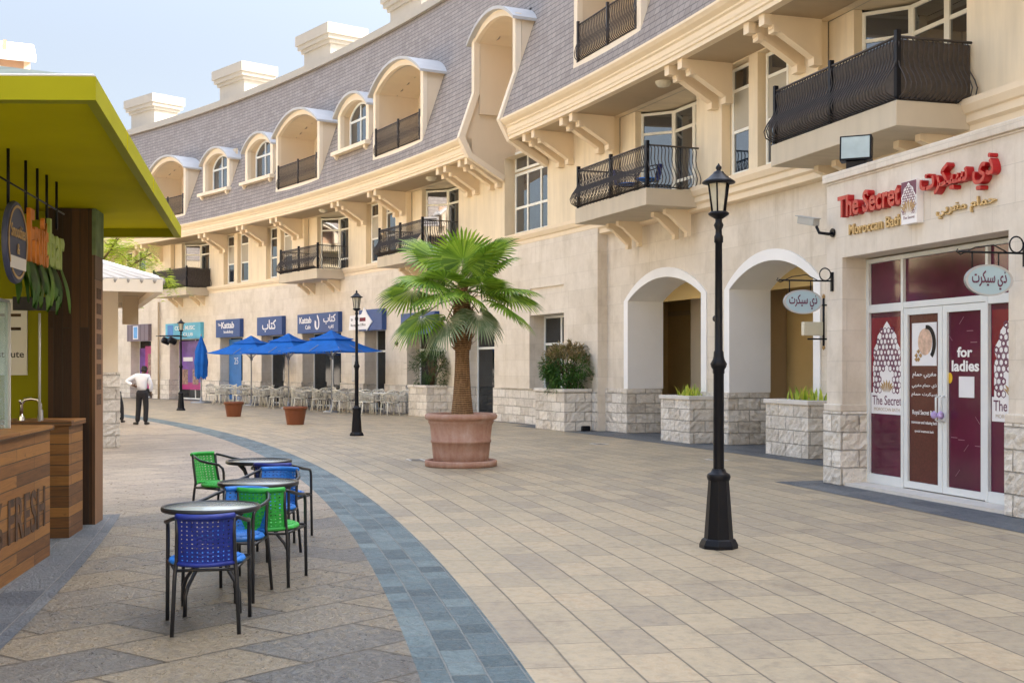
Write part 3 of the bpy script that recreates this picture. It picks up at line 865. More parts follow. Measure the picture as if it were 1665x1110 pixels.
for k, (s, w_) in enumerate(big): big_dormer(s, w_, k)
M['curtain'] = basic('pale_blue_curtain', (0.30, 0.42, 0.52), 0.8, 0.05, 2)
def small_dormer(s, w):
    nf = 1.0
    bw = w - .35
    m = MB(); front(m, bw, 10.95, 11.52, 9.6, .24, .16)
    m.box(-w / 2, w / 2, -.22, .1, 9.46, 9.60)
    for x in (-w / 2 + .25, w / 2 - .25): m.prism([(x - .07, 0.1, 9.46), (x - .07, -.17, 9.46), (x - .07, -.14, 9.36), (x - .07, 0.1, 9.20)], (.14, 0, 0))
    D = m.build('dormer', 'pale', B, fac(s, nf), yaw(s))
    m = MB(); barrel(m, bw, 10.95, 11.5, -.16, 1.5); m.build('dormer_roof', 'zinc', D)
    m = MB()
    for x in (-1, 1):
        m.box(min(x * (bw / 2 - .02), x * (bw / 2 - .22)), max(x * (bw / 2 - .02), x * (bw / 2 - .22)), .16, 1.4, 9.5, 10.98)
    m.box(-bw / 2 + .1, bw / 2 - .1, .38, .46, 9.5, 11.4)
    i = arch_pts(bw - .46, 10.9, 11.28, 12)
    m.add([(x, .16, z) for x, z in i] + [(x, .38, z) for x, z in i], [(q, q + 1, len(i) + q + 1, len(i) + q) for q in range(len(i) - 1)])
    m.box(-bw / 2 + .1, bw / 2 - .1, .1, .38, 9.5, 9.6)
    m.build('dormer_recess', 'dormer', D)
    wo = arch_pts(1.95, 10.74, 11.26, 12, 9.65); wi = arch_pts(1.79, 10.74, 11.18, 12, 9.65)
    f = MB().ring([(x, .30, z) for x, z in wo], [(x, .30, z) for x, z in wi], (0, .07, 0))
    f.box(-.035, .035, .302, .365, 9.7, 11.14); f.box(-.90, .90, .305, .362, 10.60, 10.68); f.box(-.90, .90, .305, .368, 9.63, 9.71)
    f.build('dormer_window', 'alu', D)
    g_ = MB().prism([(x, .34, z) for x, z in wo], (0, .012, 0)); g_.build('dormer_pane', 'glass', D)
    MB().box(.10, .80, .352, .356, 9.72, 10.6).build('curtain', 'curtain', D)
for s, w_ in small: small_dormer(s, w_)
# hood over the stair recess
m = MB(); front(m, 3.02, 11.1, 11.62, 11.0, .2, .16)
D = m.build('dormer', 'pale', B, fac(45.1, 1.0), yaw(45.1))
m = MB(); barrel(m, 2.95, 11.1, 11.6, -.16, 1.6); m.build('dormer_roof', 'zinc', D)
m = MB()
for x in (-1, 1): m.box(min(x * 1.3, x * 1.5), max(x * 1.3, x * 1.5), .16, 1.4, 9.0, 11.12)
i = arch_pts(2.64, 11.05, 11.42, 12)
m.add([(x, .12, z) for x, z in i] + [(x, 1.5, z) for x, z in i], [(q, q + 1, len(i) + q + 1, len(i) + q) for q in range(len(i) - 1)])
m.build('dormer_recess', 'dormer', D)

# balconies
def corbel(mb, x):
    mb.prism([(x - .07, 0, 5.0), (x - .07, -.62, 5.0), (x - .07, -.62, 4.9), (x - .07, -.5, 4.86), (x - .07, -.1, 4.52), (x - .07, -.1, 4.42), (x - .07, 0, 4.42)], (.14, 0, 0))
HW = 1.82
m = MB()
m.prism([(-HW, 0, 5.0), (-HW, -1.3, 5.0), (HW, -1.3, 5.0), (HW, 0, 5.0)], (0, 0, .36))
bal0 = m.build('balcony', 'slab', B, fac(37.5, 0), yaw(37.5), bevel=0.01)
for x in (-1.5, -.95, .8, 1.35):
    c = MB(); corbel(c, x); c.build('corbel', 'trim', bal0)
r = MB()
pts = [(-HW + .06, 0.0), (-HW + .06, -1.24), (HW - .06, -1.24), (HW - .06, 0.0)]
for a, b in zip(pts, pts[1:]): rail_run(r, a, b, 5.37, 6.27, .22, .08)
r.build('railing', 'ironbrown', bal0)
for x, y in pts[1:3] + [(0, -1.24)]: MB().box(x - .035, x + .035, y - .035, y + .035, 5.36, 6.36).build('railing_post', 'iron', bal0)
M['mesh_screen'] = basic('dark_screen_cloth', (0.085, 0.068, 0.055), 0.8, 0.2, 12)
def screen(bal):
    sc = MB()
    for a, b in zip(pts, pts[1:]):
        a_, b_ = Vector(a) * .985, Vector(b) * .985
        sc.quad((a_.x, a_.y, 5.38), (b_.x, b_.y, 5.38), (b_.x, b_.y, 6.24), (a_.x, a_.y, 6.24))
    sc.build('screen', 'mesh_screen', bal)
for s, scr in ((28.75, True), (51.66, False), (60.8, False), (74.1, True)):
    b = dup(bal0, fac(s, 0), yaw(s), parent=B)
    if scr: screen(b)

# shop fronts in the openings
M['shopglass'] = glass_dark('shop_glass', (0.008, 0.011, 0.014), 0.05, .4)
M['poster_purple'] = basic('purple_poster', (0.16, 0.07, 0.32), 0.3, 0.35, 2)
M['poster_pink'] = basic('magenta_poster', (0.42, 0.03, 0.19), 0.3, 0.2, 2)
M['poster_photo'] = basic('picture_print', (0.30, 0.19, 0.15), 0.4, 0.8, 9)
M['poster_blue'] = basic('blue_poster', (0.05, 0.19, 0.50), 0.4, 0.15, 2)
M['poster_white'] = basic('white_poster', (0.75, 0.74, 0.76), 0.4, 0.05, 2)
for k, (a, b) in enumerate(shops + [(46.95, 49.2), (84.2, 86.6), (90, 93)]):
    s, wd = (a + b) / 2, b - a
    f, gl = MB(), MB()
    framed(f, gl, -wd / 2, wd / 2, 0.02, 3.03, [] if wd < 3 else [0.0], [2.2] if k not in (1,) else [], None, .07)
    o = f.build('shop_window', 'alu', B, fac(s, 0.12 - .48), yaw(s))
    gl.build('pane', 'shopglass', o)
    if k == 0:
        MB().box(-1.0, -.4, -.03, -.02, .5, 2.6).build('poster', 'poster_purple', o)
        MB().box(-.4, 1.0, -.03, -.018, .5, 2.7).build('poster', 'poster_pink', o)
        MB().box(-.1, .8, -.036, -.030, 1.1, 2.3).build('poster', 'poster_photo', o)
    if k == 1:
        MB().box(-1.65, 1.65, -.03, -.02, .5, 2.9).build('poster', 'poster_purple', o)
        MB().box(-1.6, 1.6, -.036, -.03, .5, .85).build('poster', 'poster_pink', o)
        for x in (-1.0, 0.1, 1.1): MB().box(x - .3, x + .3, -.04, -.03, .75, 1.5).build('poster', 'poster_photo', o)
        for x in (-.7, .7): MB().box(x - .5, x + .5, -.04, -.03, 1.9, 2.1).build('poster', 'poster_white', o)
    if k == 2:
        MB().box(-1.1, 0.15, -.06, -.03, .1, 2.9).build('poster', 'poster_blue', o)
        MB().prism([(.15, -.06, .1), (1.1, -.06, .1), (1.1, -.06, 2.9), (.75, -.06, 2.9), (.75, -.06, 1.8)], (0, .03, 0)).build('poster', 'poster_white', o)
        lettering('25', 'poster_white', o, -.35, -.061, 1.75, .4, .3, .004)
f, gl = MB(), MB()
framed(f, gl, -1.08, 1.08, .76, 3.04, [0], [2.25], None, .07)
o = f.build('shop_window', 'alu', B, fac(43.52, 0.12 - .45), yaw(43.52)); gl.build('pane', 'shopglass', o)
m = MB()                                           # rain-water pipe
m.tube([P(77.4, .22, 0), P(77.4, .22, 4.9)], .05, 6)
m.build('drain_pipe', 'soffit', B, world=True)
for s_, n_ in ((36.2, .6), (59.9, .6), (28.2, .6), (50.6, .6)):
    MB().lathe([(.02, 7.62), (.12, 7.64), (.17, 7.70), (.18, 7.75)], 14, tuple(P(s_, n_))).build('soffit_light', 'lampglass', B, world=True)

# ------------------------------------------------------------------ the projecting shop portal
PR = math.atan2(-.965, .262)
T = thing('shop_portal', 'projecting stone shop portal with red raised letters over maroon glazed doors', 'shopfront', (4.36, 16.6, 0), PR)
m = MB()
X0, XO0, XO1, X1, HT, HO = 0.0, .40, 3.80, 6.5, 4.13, 3.08
# front in pieces round the opening, each block butted on the next
m.box(X0, XO0, 0, .42, 1.1, HO); m.box(XO1, X1, 0, .42, 1.1, HO); m.box(X0, X1, 0, .42, HO, HT)
m.box(X0, X0 + .3, .42, 3.0, 1.1, HT); m.box(X0 + .3, X1, .42, 3.0, 3.6, HT)
M['portal_stone'] = ashlar('portal_limestone', (0.645, 0.57, 0.475), (0.79, 0.715, 0.615), 0.8, 0.42, 0.004, 0.3)
m.build('portal_wall', 'portal_stone', T)
m = MB(); m.box(X0 - .05, X1, -.05, .5, HT, HT + .12); m.box(X0 - .05, X0 + .4, .5, 3.0, HT, HT + .12); m.box(X0 - .02, X1, -.02, .46, HT - .03, HT)
m.build('portal_coping', 'portal_stone', T, bevel=.012)
def rock_box(mb, x0, x1, y0, y1, z0, z1, amp=.02, step=.055):
    def face(fn, ua, ub, va, vb):
        ku, kv = max(2, int((ub - ua) / step)), max(2, int((vb - va) / step))
        vs, fs = [], []
        for i in range(ku + 1):
            for j in range(kv + 1):
                e = i in (0, ku) or j in (0, kv)
                vs.append(fn(ua + (ub - ua) * i / ku, va + (vb - va) * j / kv, 0 if e else random.uniform(-amp * .4, amp)))
        for i in range(ku):
            for j in range(kv):
                a = i * (kv + 1) + j
                fs.append((a, a + 1, a + kv + 2, a + kv + 1))
        mb.add(vs, fs)
    face(lambda u, v, d: (u, y0 - d, v), x0, x1, z0, z1); face(lambda u, v, d: (u, y1 + d, v), x0, x1, z0, z1)
    face(lambda u, v, d: (x0 - d, u, v), y0, y1, z0, z1); face(lambda u, v, d: (x1 + d, u, v), y0, y1, z0, z1)
    mb.quad((x0, y0, z1), (x1, y0, z1), (x1, y1, z1), (x0, y1, z1))
for a in ((X0 - .03, XO0 + .02, -.04, .44), (X0 - .03, X0 + .3, .46, 3.0), (XO1 - .02, X1, -.04, .44)):
    m = MB(); rock_box(m, *a, 0, 1.0); m.build('portal_plinth', 'rock', T)
for a in ((X0 - .03, XO0 + .02, -.04, .44), (X0 - .03, X0 + .3, .45, 3.0), (XO1 - .02, X1, -.04, .44)): MB().box(*a, 1.0, 1.1).build('plinth_cap', 'portal_stone', T, bevel=.015)
MB().box(XO0, XO1, .02, .6, 0.0, .045).build('doorstep', 'cap', T)
M['maroon'] = basic('maroon_window_film', (0.085, 0.006, 0.030), 0.12, 0.3, 1.2, 0, 30, 0, 0.6)
M['brown_film'] = basic('brown_window_film', (0.085, 0.016, 0.012), 0.25, 0.25, 40, 0, 30, 0, 0.5)
M['crimson'] = basic('crimson_print', (0.20, 0.006, 0.02), 0.2, 0.2, 2)
M['print_white'] = basic('white_print', (0.82, 0.80, 0.80), 0.4, 0.02, 2)
M['print_gold'] = basic('gold_print', (0.42, 0.26, 0.10), 0.4, 0.1, 8)
M['print_plum'] = basic('plum_print', (0.12, 0.015, 0.06), 0.4, 0.1, 8)
DY = .36
F_ = MB()
fx = [(.40, 1.25), (2.92, 3.80)]
for a, b in ((.40, .46), (1.22, 1.27), (2.92, 2.97), (3.74, 3.80)): F_.box(a, b, DY, DY + .09, .045, 3.06)
for a, b in ((.46, 1.22), (2.97, 3.74)): F_.box(a, b, DY + .003, DY + .087, .045, .17); F_.box(a, b, DY + .003, DY + .087, 2.33, 2.44); F_.box(a, b, DY + .003, DY + .087, 3.0, 3.058)
F_.box(1.27, 2.92, DY + .003, DY + .087, 2.36, 2.44); F_.box(1.27, 2.92, DY + .003, DY + .087, 3.0, 3.058)
F_.build('door_frame', 'alu', T, bevel=.006)
for a, b, z0, z1 in ((.46, 1.22, .17, 2.33), (2.97, 3.74, .17, 2.33), (.46, 1.22, 2.44, 3.0), (2.97, 3.74, 2.44, 3.0), (1.27, 2.92, 2.44, 3.0)):
    MB().box(a, b, DY + .045, DY + .055, z0, z1).build('pane', 'maroon', T)
def lattice(parent, cx, z0, w, h, y):
    """The printed arch of star tracery over a lotus, as flat print on the pane."""
    def outl(sc):
        pr = [(-.5, 0), (-.5, .40), (-.44, .47), (-.48, .53), (-.46, .62), (-.36, .70), (-.33, .80), (-.24, .86), (-.16, .88), (-.08, .95), (0, 1.0)]
        pr = pr + [(-x, z) for x, z in pr[-2::-1]]
        return [(cx + x * w * sc, z0 + z * h * (1 if sc == 1 else .97)) for x, z in pr]
    bm_ = MB().prism([(x, y, z) for x, z in outl(1)], (0, .002, 0))
    o = bm_.build('print', 'print_white', parent)
    tr = MB()
    q = w / 8.0
    rows = int(h / (q * .87)) + 1
    def halfw(z):
        t = (z - z0) / h
        if t < .40: return .53 * w
        if t < .62: return .50 * w
        if t < .80: return .42 * w
        if t < .90: return .30 * w
        return max(0, (1.04 - t) * 1.7 * w)
    for r_ in range(rows):
        for c_ in range(-5, 6):
            x = cx + (c_ + (.5 if r_ % 2 else 0)) * q; z = z0 + (r_ + .5) * q * .87
            if z + q * .5 > z0 + h * .96 or abs(x - cx) + q * .45 > halfw(z + q * .3): continue
            if abs(x - cx) < w * .2 and z < z0 + h * .42 - abs(x - cx) * 1.0: continue
            a0 = PI / 6
            po = [(x + q * .56 * cos(a0 + k * PI / 3), y - .0015, z + q * .56 * sin(a0 + k * PI / 3)) for k in range(7)]
            pi_ = [(x + q * (.42 if (r_ + c_) % 3 else .30) * cos(a0 + k * PI / 3), y - .0015, z + q * (.42 if (r_ + c_) % 3 else .30) * sin(a0 + k * PI / 3)) for k in range(7)]
            tr.ring(po, pi_, (0, .001, 0))
    tr.build('tracery', 'print_plum', o)
    lo = MB()
    for k in range(-3, 4):
        a = k * .38
        lo.prism([(cx + k * .02, y - .003, z0 + .01), (cx + sin(a) * .14 - .022, y - .003, z0 + .06 + cos(a) * .07), (cx + sin(a) * .2, y - .003, z0 + .05 + cos(a) * .13), (cx + sin(a) * .14 + .022, y - .003, z0 + .06 + cos(a) * .07)], (0, .001, 0))
    lo.build('lotus', 'print_gold', o)
for cx, full in ((.84, True), (3.36, False)):
    y = DY + .043
    MB().box(cx - .37, cx + .37, y, y + .001, 1.28, 2.26).build('print', 'crimson', T)
    p = MB().box(cx - .37, cx + .37, y - .002, y, .98, 1.26).build('print', 'print_white', T)
    lattice(T, cx, 1.26, .66, .95, y - .002)
    lettering('The Secret', 'print_plum', p, cx, y - .003, 1.10, .68, .125, .001, .006)
    lettering('MOROCCAN BATH', 'soffit', p, cx, y - .003, 1.02, .6, .045, .001)
door = None
for k, (a, b, mt) in enumerate(((1.275, 2.09, 'brown_film'), (2.10, 2.915, 'maroon'))):
    f, gl = MB(), MB()
    framed(f, gl, a, b, .06, 2.355, [], [], None, .085, DY + .01, .06)
    d = f.build('door', 'alu', T); gl.build('pane', mt, d)
    y = DY + .035
    cx = (a + b) / 2
    hx = b - .04 if k == 0 else a + .04
    MB().tube([(hx, DY + .01, 1.25), (hx, DY - .05, 1.23), (hx, DY - .05, .95), (hx, DY + .01, .93)], .012, 8).build('handle', 'alu', d)
    MB().lathe([(.02, -.05), (.042, -.025), (.038, .02), (.012, .045)], 10, (hx + (.02 if k else -.02), DY - .06, 1.02)).build('door_ribbon', basic('lilac_ribbon', (0.45, 0.34, 0.62), 0.6, 0.5, 30), d)
    if k == 0:
        MB().box(cx - .26, cx + .26, y, y + .003, 1.62, 2.16).build('poster', 'poster_white', d)
        ph = MB()
        ph.prism([(cx + .02 + .15 * cos(t), y - .002, 1.92 + .17 * sin(t)) for t in [PI * 2 * i / 16 for i in range(16)]], (0, .001, 0))
        ph.build('portrait', basic('portrait_print', (0.62, 0.42, 0.31), 0.5, 0.3, 14), d)
        ph = MB(); ph.ring([(cx + .06 + .19 * cos(t), y - .0035, 1.90 + .23 * sin(t)) for t in [-.9 + 2.6 * i / 12 for i in range(13)]], [(cx + .05 + .13 * cos(t), y - .0035, 1.90 + .18 * sin(t)) for t in [-.9 + 2.6 * i / 12 for i in range(13)]], (0, .001, 0))
        ph.build('portrait_hair', 'iron', d)
        ph = MB()
        for q in range(5): ph.lathe([(.002, -.03), (.028, 0), (.002, .03)], 6, (cx - .16 + .045 * (q % 3), y - .001, 1.70 + .05 * (q // 2)))
        ph.build('portrait_flowers', 'print_gold', d)
        Z = [(1.46, '\uFEE1\uFE8E\uFEE4\uFEA3 \uFEF2\uFE91\uFEAE\uFED0\uFEE3', .50, .085), (1.335, '\uFEF2\uFE91\uFEAE\uFED0\uFEE3 \uFEE1\uFE8E\uFEE4\uFEA3 \uFEF1\uFEAB', .52, .06), (1.225, '\uFEE1\uFE8E\uFEE4\uFEA3 \uFE95\uFEAE\uFEDC\uFEF4\uFEB3', .54, .06),
             (.985, 'Royal Secret Bath', .50, .075), (.875, 'moroccan and relaxing bath', .54, .05), (.77, 'special treatment bath', .40, .04)]
        for z, tx, w_, h_ in Z: lettering(tx, 'print_white', d, cx, y, z, w_, h_, .001, .012)
    else:
        lettering('for', 'print_white', d, cx - .01, y, 1.72, .29, .125, .001, .03)
        lettering('ladies', 'print_white', d, cx, y, 1.55, .52, .135, .001, .03)
        MB().box(cx - .12, cx + .17, y - .001, y + .002, 1.24, 1.49).build('notice', 'poster_white', d)
        MB().prism([(cx - .30 + .05 * cos(i * PI / 8), y, 1.47 + .065 * sin(i * PI / 8)) for i in range(16)], (0, .002, 0)).build('sticker', basic('yellow_sticker', (0.75, 0.45, 0.01), 0.5, 0.05, 3), d)
        dl = MB()
        for q in range(16):
            x, z = cx + random.uniform(-.3, .25), random.uniform(.2, 2.2); a_ = random.choice((0, rad(45), rad(-45)))
            if 1.0 < z < 1.85: continue
            dx, dz = .06 * cos(a_), .06 * sin(a_)
            dl.prism([(x - dx, y, z - dz), (x + dx, y, z + dz), (x + dx, y, z + dz + .008), (x - dx, y, z - dz + .008)], (0, .001, 0))
        dl.build('film_pattern', basic('pale_film_lines', (0.30, 0.12, 0.18), 0.4, 0.05, 3), d)

# raised lettering over the portal
M['red_letter'] = basic('red_letter', (0.42, 0.007, 0.010), 0.3, 0.06, 6)
M['gold_letter'] = basic('gold_letter', (0.52, 0.37, 0.17), 0.4, 0.06, 6, 0, 20, 0.3)
SG = thing('shop_sign', 'red raised shop name in Latin and Arabic letters on stone over maroon doors', 'sign', (4.36, 16.6, 0), PR)
lettering('The Secret', 'red_letter', SG, 1.18, -.002, 3.60, 1.46, .29, .10, .025)
lettering('Moroccan Bath', 'gold_letter', SG, 1.22, -.002, 3.36, 1.22, .14, .03, .012)
lettering('\uFE95\uFEAE\uFEDC\uFEF4\uFEB3 \uFEF1\uFEAB', 'red_letter', SG, 3.0, -.002, 3.56, 1.36, .40, .10, .025)
lettering('\uFEF2\uFE91\uFEAE\uFED0\uFEE3 \uFEE1\uFE8E\uFEE4\uFEA3', 'gold_letter', SG, 3.08, -.002, 3.34, 1.08, .17, .03, .014)
MB().box(1.94, 2.26, -.10, -.002, 3.34, 3.86).build('logo_box', 'print_white', SG)
MB().box(1.945, 2.255, -.103, -.101, 3.68, 3.855).build('logo_ground', 'print_plum', SG)
lattice(SG, 2.10, 3.46, .29, .38, -.106)
lettering('The Secret', 'print_plum', SG, 2.1, -.101, 3.40, .24, .035, .002)

# hanging oval signs
M['sign_blue'] = basic('pale_blue_sign', (0.40, 0.54, 0.60), 0.35, 0.03, 4)
def oval_sign(loc, rz, label):
    t = thing('hanging_sign', label, 'sign', loc, rz, 'oval hanging signs')
    # local -y points out from the wall, x along the street; the board stands in the y-z plane
    b = MB()
    el = lambda k, r=1.0: [(0, -.46 + .29 * r * cos(2 * PI * i / k), -.35 + .165 * r * sin(2 * PI * i / k)) for i in range(k)]
    b.prism([(x - .012, y, z) for x, y, z in el(36)], (.024, 0, 0))
    b.build('board', 'sign_blue', t)
    r = MB()
    e1 = el(37 - 1, 1.0); e2 = el(36, .9); e1.append(e1[0]); e2.append(e2[0])
    r.ring([(-.016, y, z) for x, y, z in e1], [(-.016, y, z) for x, y, z in e2], (.032, 0, 0))
    r.build('rim', 'zinc', t)
    lt = lettering('\uFE95\uFEAE\uFEDC\uFEF4\uFEB3 \uFEF1\uFEAB', 'print_plum', t, .0125, -.46, -.45, .42, .20, .004, 0.012, PI / 2)
    k = MB()
    k.box(-.02, .02, -.03, 0, -.20, .06)
    k.tube([(0, -.02, -.06), (0, -.82, -.06)], .012, 6)
    k.tube([(0, -.22, -.06), (0, -.40, .02), (0, -.62, -.01), (0, -.80, -.09), (0, -.85, -.06), (0, -.83, -.03)], .007, 5)
    k.tube([(0, -.12 + .085 * cos(2 * PI * i / 16), .03 + .085 * sin(2 * PI * i / 16)) for i in range(17)], .009, 6)
    for y in (-.34, -.66): k.tube([(0, y, -.06), (0, y, -.22)], .008, 5)
    k.build('bracket', 'iron', t)
    return t
def portal_pt(x, y, z): return Vector((4.36, 16.6, z)) + Vector((.262, -.965, 0)) * x + Vector((.965, .262, 0)) * y
oval_sign(portal_pt(.16, 0.0, 2.84), PR, 'pale blue oval hanging sign by the stone planter and white arch')
oval_sign(portal_pt(4.08, 0.0, 2.86), PR, 'pale blue oval hanging sign in front of the maroon doors')
# wall bracket with a small cream box beyond the portal
sq = P(31.1, -.15, 2.4)
t = thing('bracket_sign', 'small cream box sign on black wall bracket with gilt finials', 'sign', sq, yaw(31.1))
k = MB(); k.tube([(0, -.10, -.42), (0, -.10, .42)], .022, 8); k.tube([(0, 0, -.3), (0, -.12, -.3)], .016, 6); k.tube([(0, 0, .3), (0, -.42, .3)], .016, 6); k.tube([(0, -.1, -.3), (0, -.42, -.3)], .016, 6); k.build('bracket', 'iron', t)
for z in (-.45, .45): MB().lathe([(.002, -.05), (.032, -.01), (.022, .03), (.002, .05)], 8, (0, -.10, z)).build('finial', 'print_gold', t)
MB().box(-.05, .05, -.52, -.14, -.24, .0).build('sign_box', basic('cream_sign_face', (0.66, 0.62, 0.48), 0.4, 0.03, 2), t, bevel=.01)

# camera and floodlight on the portal
t = thing('security_camera', 'grey bullet security camera beside the red shop letters', 'camera', portal_pt(.12, 0, 3.50), PR)
A = Matrix.Translation((-.02, -.22, .08)) @ Matrix.Rotation(rad(12), 4, 'Y') @ Matrix.Rotation(rad(8), 4, 'Z')
k = MB(); k.box(-.36, .0, -.055, .055, -.045, .05, A); k.box(-.42, .02, -.062, .062, .05, .062, A); k.build('housing', basic('grey_camera_paint', (0.36, 0.36, 0.34), 0.4, 0.05, 6), t, bevel=.012)
MB().box(-.365, -.355, -.042, .042, -.035, .04, A).build('lens', 'glass', t)
k = MB(); k.tube([(-.02, -.22, .03), (.02, -.2, -.06), (.06, -.08, -.08), (.06, 0, -.06)], .022, 8); k.lathe([(.06, 0), (.06, .02)], 12, (.06, 0, -.06), Matrix.Translation((.06, -.01, -.06)) @ Matrix.Rotation(rad(90), 4, 'X') @ Matrix.Translation((-.06, 0, .06))); k.build('bracket', 'iron', t)
t = thing('floodlight', 'square black floodlight standing on the portal coping', 'floodlight', portal_pt(.42, .2, 4.25), rad(-24))
A = Matrix.Translation((0, -.02, .28)) @ Matrix.Rotation(rad(-6), 4, 'X')
k = MB(); k.box(-.21, .21, -.05, .12, -.14, .20, A); k.box(-.15, .15, .12, .2, -.10, .16, A)
for q in range(5): k.box(-.14 + q * .065, -.12 + q * .065, .2, .24, -.09, .15, A)
k.build('housing', 'iron', t, bevel=.01)
MB().box(-.185, .185, -.062, -.05, -.115, .175, A).build('lens', basic('floodlight_glass', (0.42, 0.50, 0.50), 0.12, 0.1, 5), t)
k = MB(); k.box(-.13, .13, -.04, .10, .005, .14); k.box(-.2, .2, -.02, .05, .0, .03); k.build('bracket', 'iron', t, bevel=.006)

# ------------------------------------------------------------------ shop signs along the terrace
M['navy'] = basic('navy_sign_face', (0.018, 0.062, 0.22), 0.35, 0.06, 2)
M['grey_sign'] = basic('mauve_sign_face', (0.17, 0.13, 0.16), 0.4, 0.06, 2)
M['cyan_sign'] = basic('cyan_sign_face', (0.10, 0.42, 0.58), 0.35, 0.2, 1.0)
def box_sign(s0, s1, z0, z1, mat, label, out=.2):
    s, w = (s0 + s1) / 2, s1 - s0
    t = thing('shop_sign', label, 'sign', P(s, 0.12), yaw(s))
    MB().box(-w / 2, w / 2, -out, -.002, z0, z1).build('sign_box', mat, t, bevel=.008)
    return t, w
AR = '\uFE8F\uFE8E\uFE98\uFEDB'; CAFE = '\uFEEA\uFEF4\uFED3\uFE8E\uFEDB'
t, w = box_sign(68.7, 71.15, 2.98, 3.8, 'navy', 'navy shop sign with white Latin name above blue and white posters')
lettering('The', 'print_white', t, -.85, -.202, 3.50, .3, .13, .01, .01); lettering('Kattab', 'print_white', t, .02, -.202, 3.38, 1.3, .30, .01, .02); lettering('bookshop', 'print_white', t, .1, -.202, 3.12, .95, .18, .01, .01)
t, w = box_sign(64.5, 66.95, 2.98, 3.78, 'navy', 'navy shop sign bearing only white Arabic lettering')
lettering(AR, 'print_white', t, 0, -.202, 3.12, 1.35, .52, .01, .02)
t, w = box_sign(59.2, 63.0, 2.98, 3.76, 'navy', 'wide navy cafe sign with Latin and Arabic names round a white emblem')
lettering('Kattab', 'print_white', t, -1.1, -.202, 3.38, 1.15, .26, .01, .02); lettering('Cafe', 'print_white', t, -.85, -.202, 3.14, .5, .17, .01, .01)
lettering(AR, 'print_white', t, 1.15, -.202, 3.30, 1.1, .38, .01, .02); lettering(CAFE, 'print_white', t, 1.3, -.202, 3.10, .5, .17, .01, .01)
em = MB()
e1 = [(.22 * sin(a) * (1 - .25 * cos(a)), -.204, 3.40 + .30 * cos(a)) for a in [2 * PI * i / 20 for i in range(17)]]
e2 = [(.02 + .10 * sin(a), -.204, 3.36 + .20 * cos(a)) for a in [2 * PI * i / 20 for i in range(17)]]
em.ring(e1, e2, (0, .004, 0)); em.build('emblem', 'print_white', t)
t, w = box_sign(55.3, 57.3, 2.95, 3.72, 'navy', 'navy sign box half covered by a white arrow board')
t = thing('arrow_sign', 'white arrow shaped board pointing right over a navy sign', 'sign', P(57.1, 0.33), yaw(57.1))
MB().prism([(-1.0, 0, 3.0), (.55, 0, 3.0), (.55, 0, 2.93), (1.05, 0, 3.27), (.62, 0, 3.56), (.36, 0, 3.82), (.12, 0, 3.56), (-.9, 0, 3.54)], (0, -.03, 0)).build('board', 'print_white', t)
lettering('to', 'iron', t, -.72, -.031, 3.34, .16, .1, .004); lettering('Reception Office', 'iron', t, -.15, -.031, 3.10, 1.3, .13, .004)
MB().box(-.02, .5, -.036, -.031, 3.30, 3.44).build('name_plate', 'crimson', t)
t, w = box_sign(51.0, 53.7, 2.72, 3.45, 'navy', 'navy shop sign half hidden behind the palm fronds')
lettering(CAFE, 'print_white', t, .1, -.202, 2.88, 1.2, .42, .01, .02)
t, w = box_sign(78.35, 80.65, 2.95, 3.82, 'grey_sign', 'mauve grey shop sign with a rounded blue panel')
MB().box(-.45, .10, -.215, -.205, 3.05, 3.74).build('panel_edge', 'print_white', t, bevel=.004)
MB().box(-.38, .03, -.222, -.216, 3.10, 3.69).build('panel', basic('sky_blue_panel', (0.12, 0.36, 0.72), 0.4, 0.1, 3), t)
for x in (-1.0, -.6, .35, .75): MB().box(x - .01, x + .01, -.205, -.2, 2.97, 3.8).build('groove', 'iron', t)
t, w = box_sign(72.8, 76.5, 2.98, 3.76, 'cyan_sign', 'cyan shop sign above the purple poster window')
lettering('COOL MUSIC', 'print_white', t, .25, -.202, 3.42, 2.1, .2, .01, .01); lettering('CLUB', 'print_white', t, .6, -.202, 3.12, 1.0, .16, .01, .01)
MB().box(-1.6, -1.0, -.21, -.2, 3.1, 3.68).build('panel', 'poster_blue', t)
t = thing('spotlight_bar', 'black wall arm with two drum spotlights by the cyan sign', 'spotlight', P(74.8, .12, 3.0), yaw(74.8))
k = MB(); k.tube([(0, 0, .15), (0, -1.3, .12)], .03, 6); k.tube([(-.5, -1.25, .12), (2.2, -1.0, .05)], .025, 6); k.build('arm', 'iron', t)
for x in (.35, 1.05):
    k = MB(); k.lathe([(.10, -.2), (.16, -.2), (.16, .12), (.1, .16)], 12, (0, 0, 0), Matrix.Translation((x, -1.2, -.12)) @ Matrix.Rotation(rad(70), 4, 'X')); k.build('lamp_head', 'iron', t)
for s_, z_ in ((54.4, 2.45), (35.2, 2.62), (58.0, 2.0)):
    t = thing('wall_fitting', {54.4: 'small dark alarm bell on the wall beside palm', 35.2: 'tiny brown sensor on wall between the white arches', 58.0: 'pale grey meter cabinet on the wall under arrow board'}[s_], {54.4: 'alarm', 35.2: 'sensor', 58.0: 'cabinet'}[s_], P(s_, .12 if s_ > 41 else -.15, z_), yaw(s_))
    if s_ == 58.0:
        MB().box(-.22, .22, -.05, 0, -.9, 0).build('cabinet_door', 'cap', t, bevel=.01); MB().box(-.26, .26, -.03, 0, -.95, .05).build('frame', 'zinc', t)
    else:
        k = MB(); k.lathe([(.075, 0), (.075, .05), (.05, .09), (.01, .10)], 12, (0, 0, 0), Matrix.Rotation(rad(90), 4, 'X')); k.build('body', 'ironbrown', t); MB().box(-.05, .05, -.02, 0, -.12, .12).build('plate', 'soffit', t)
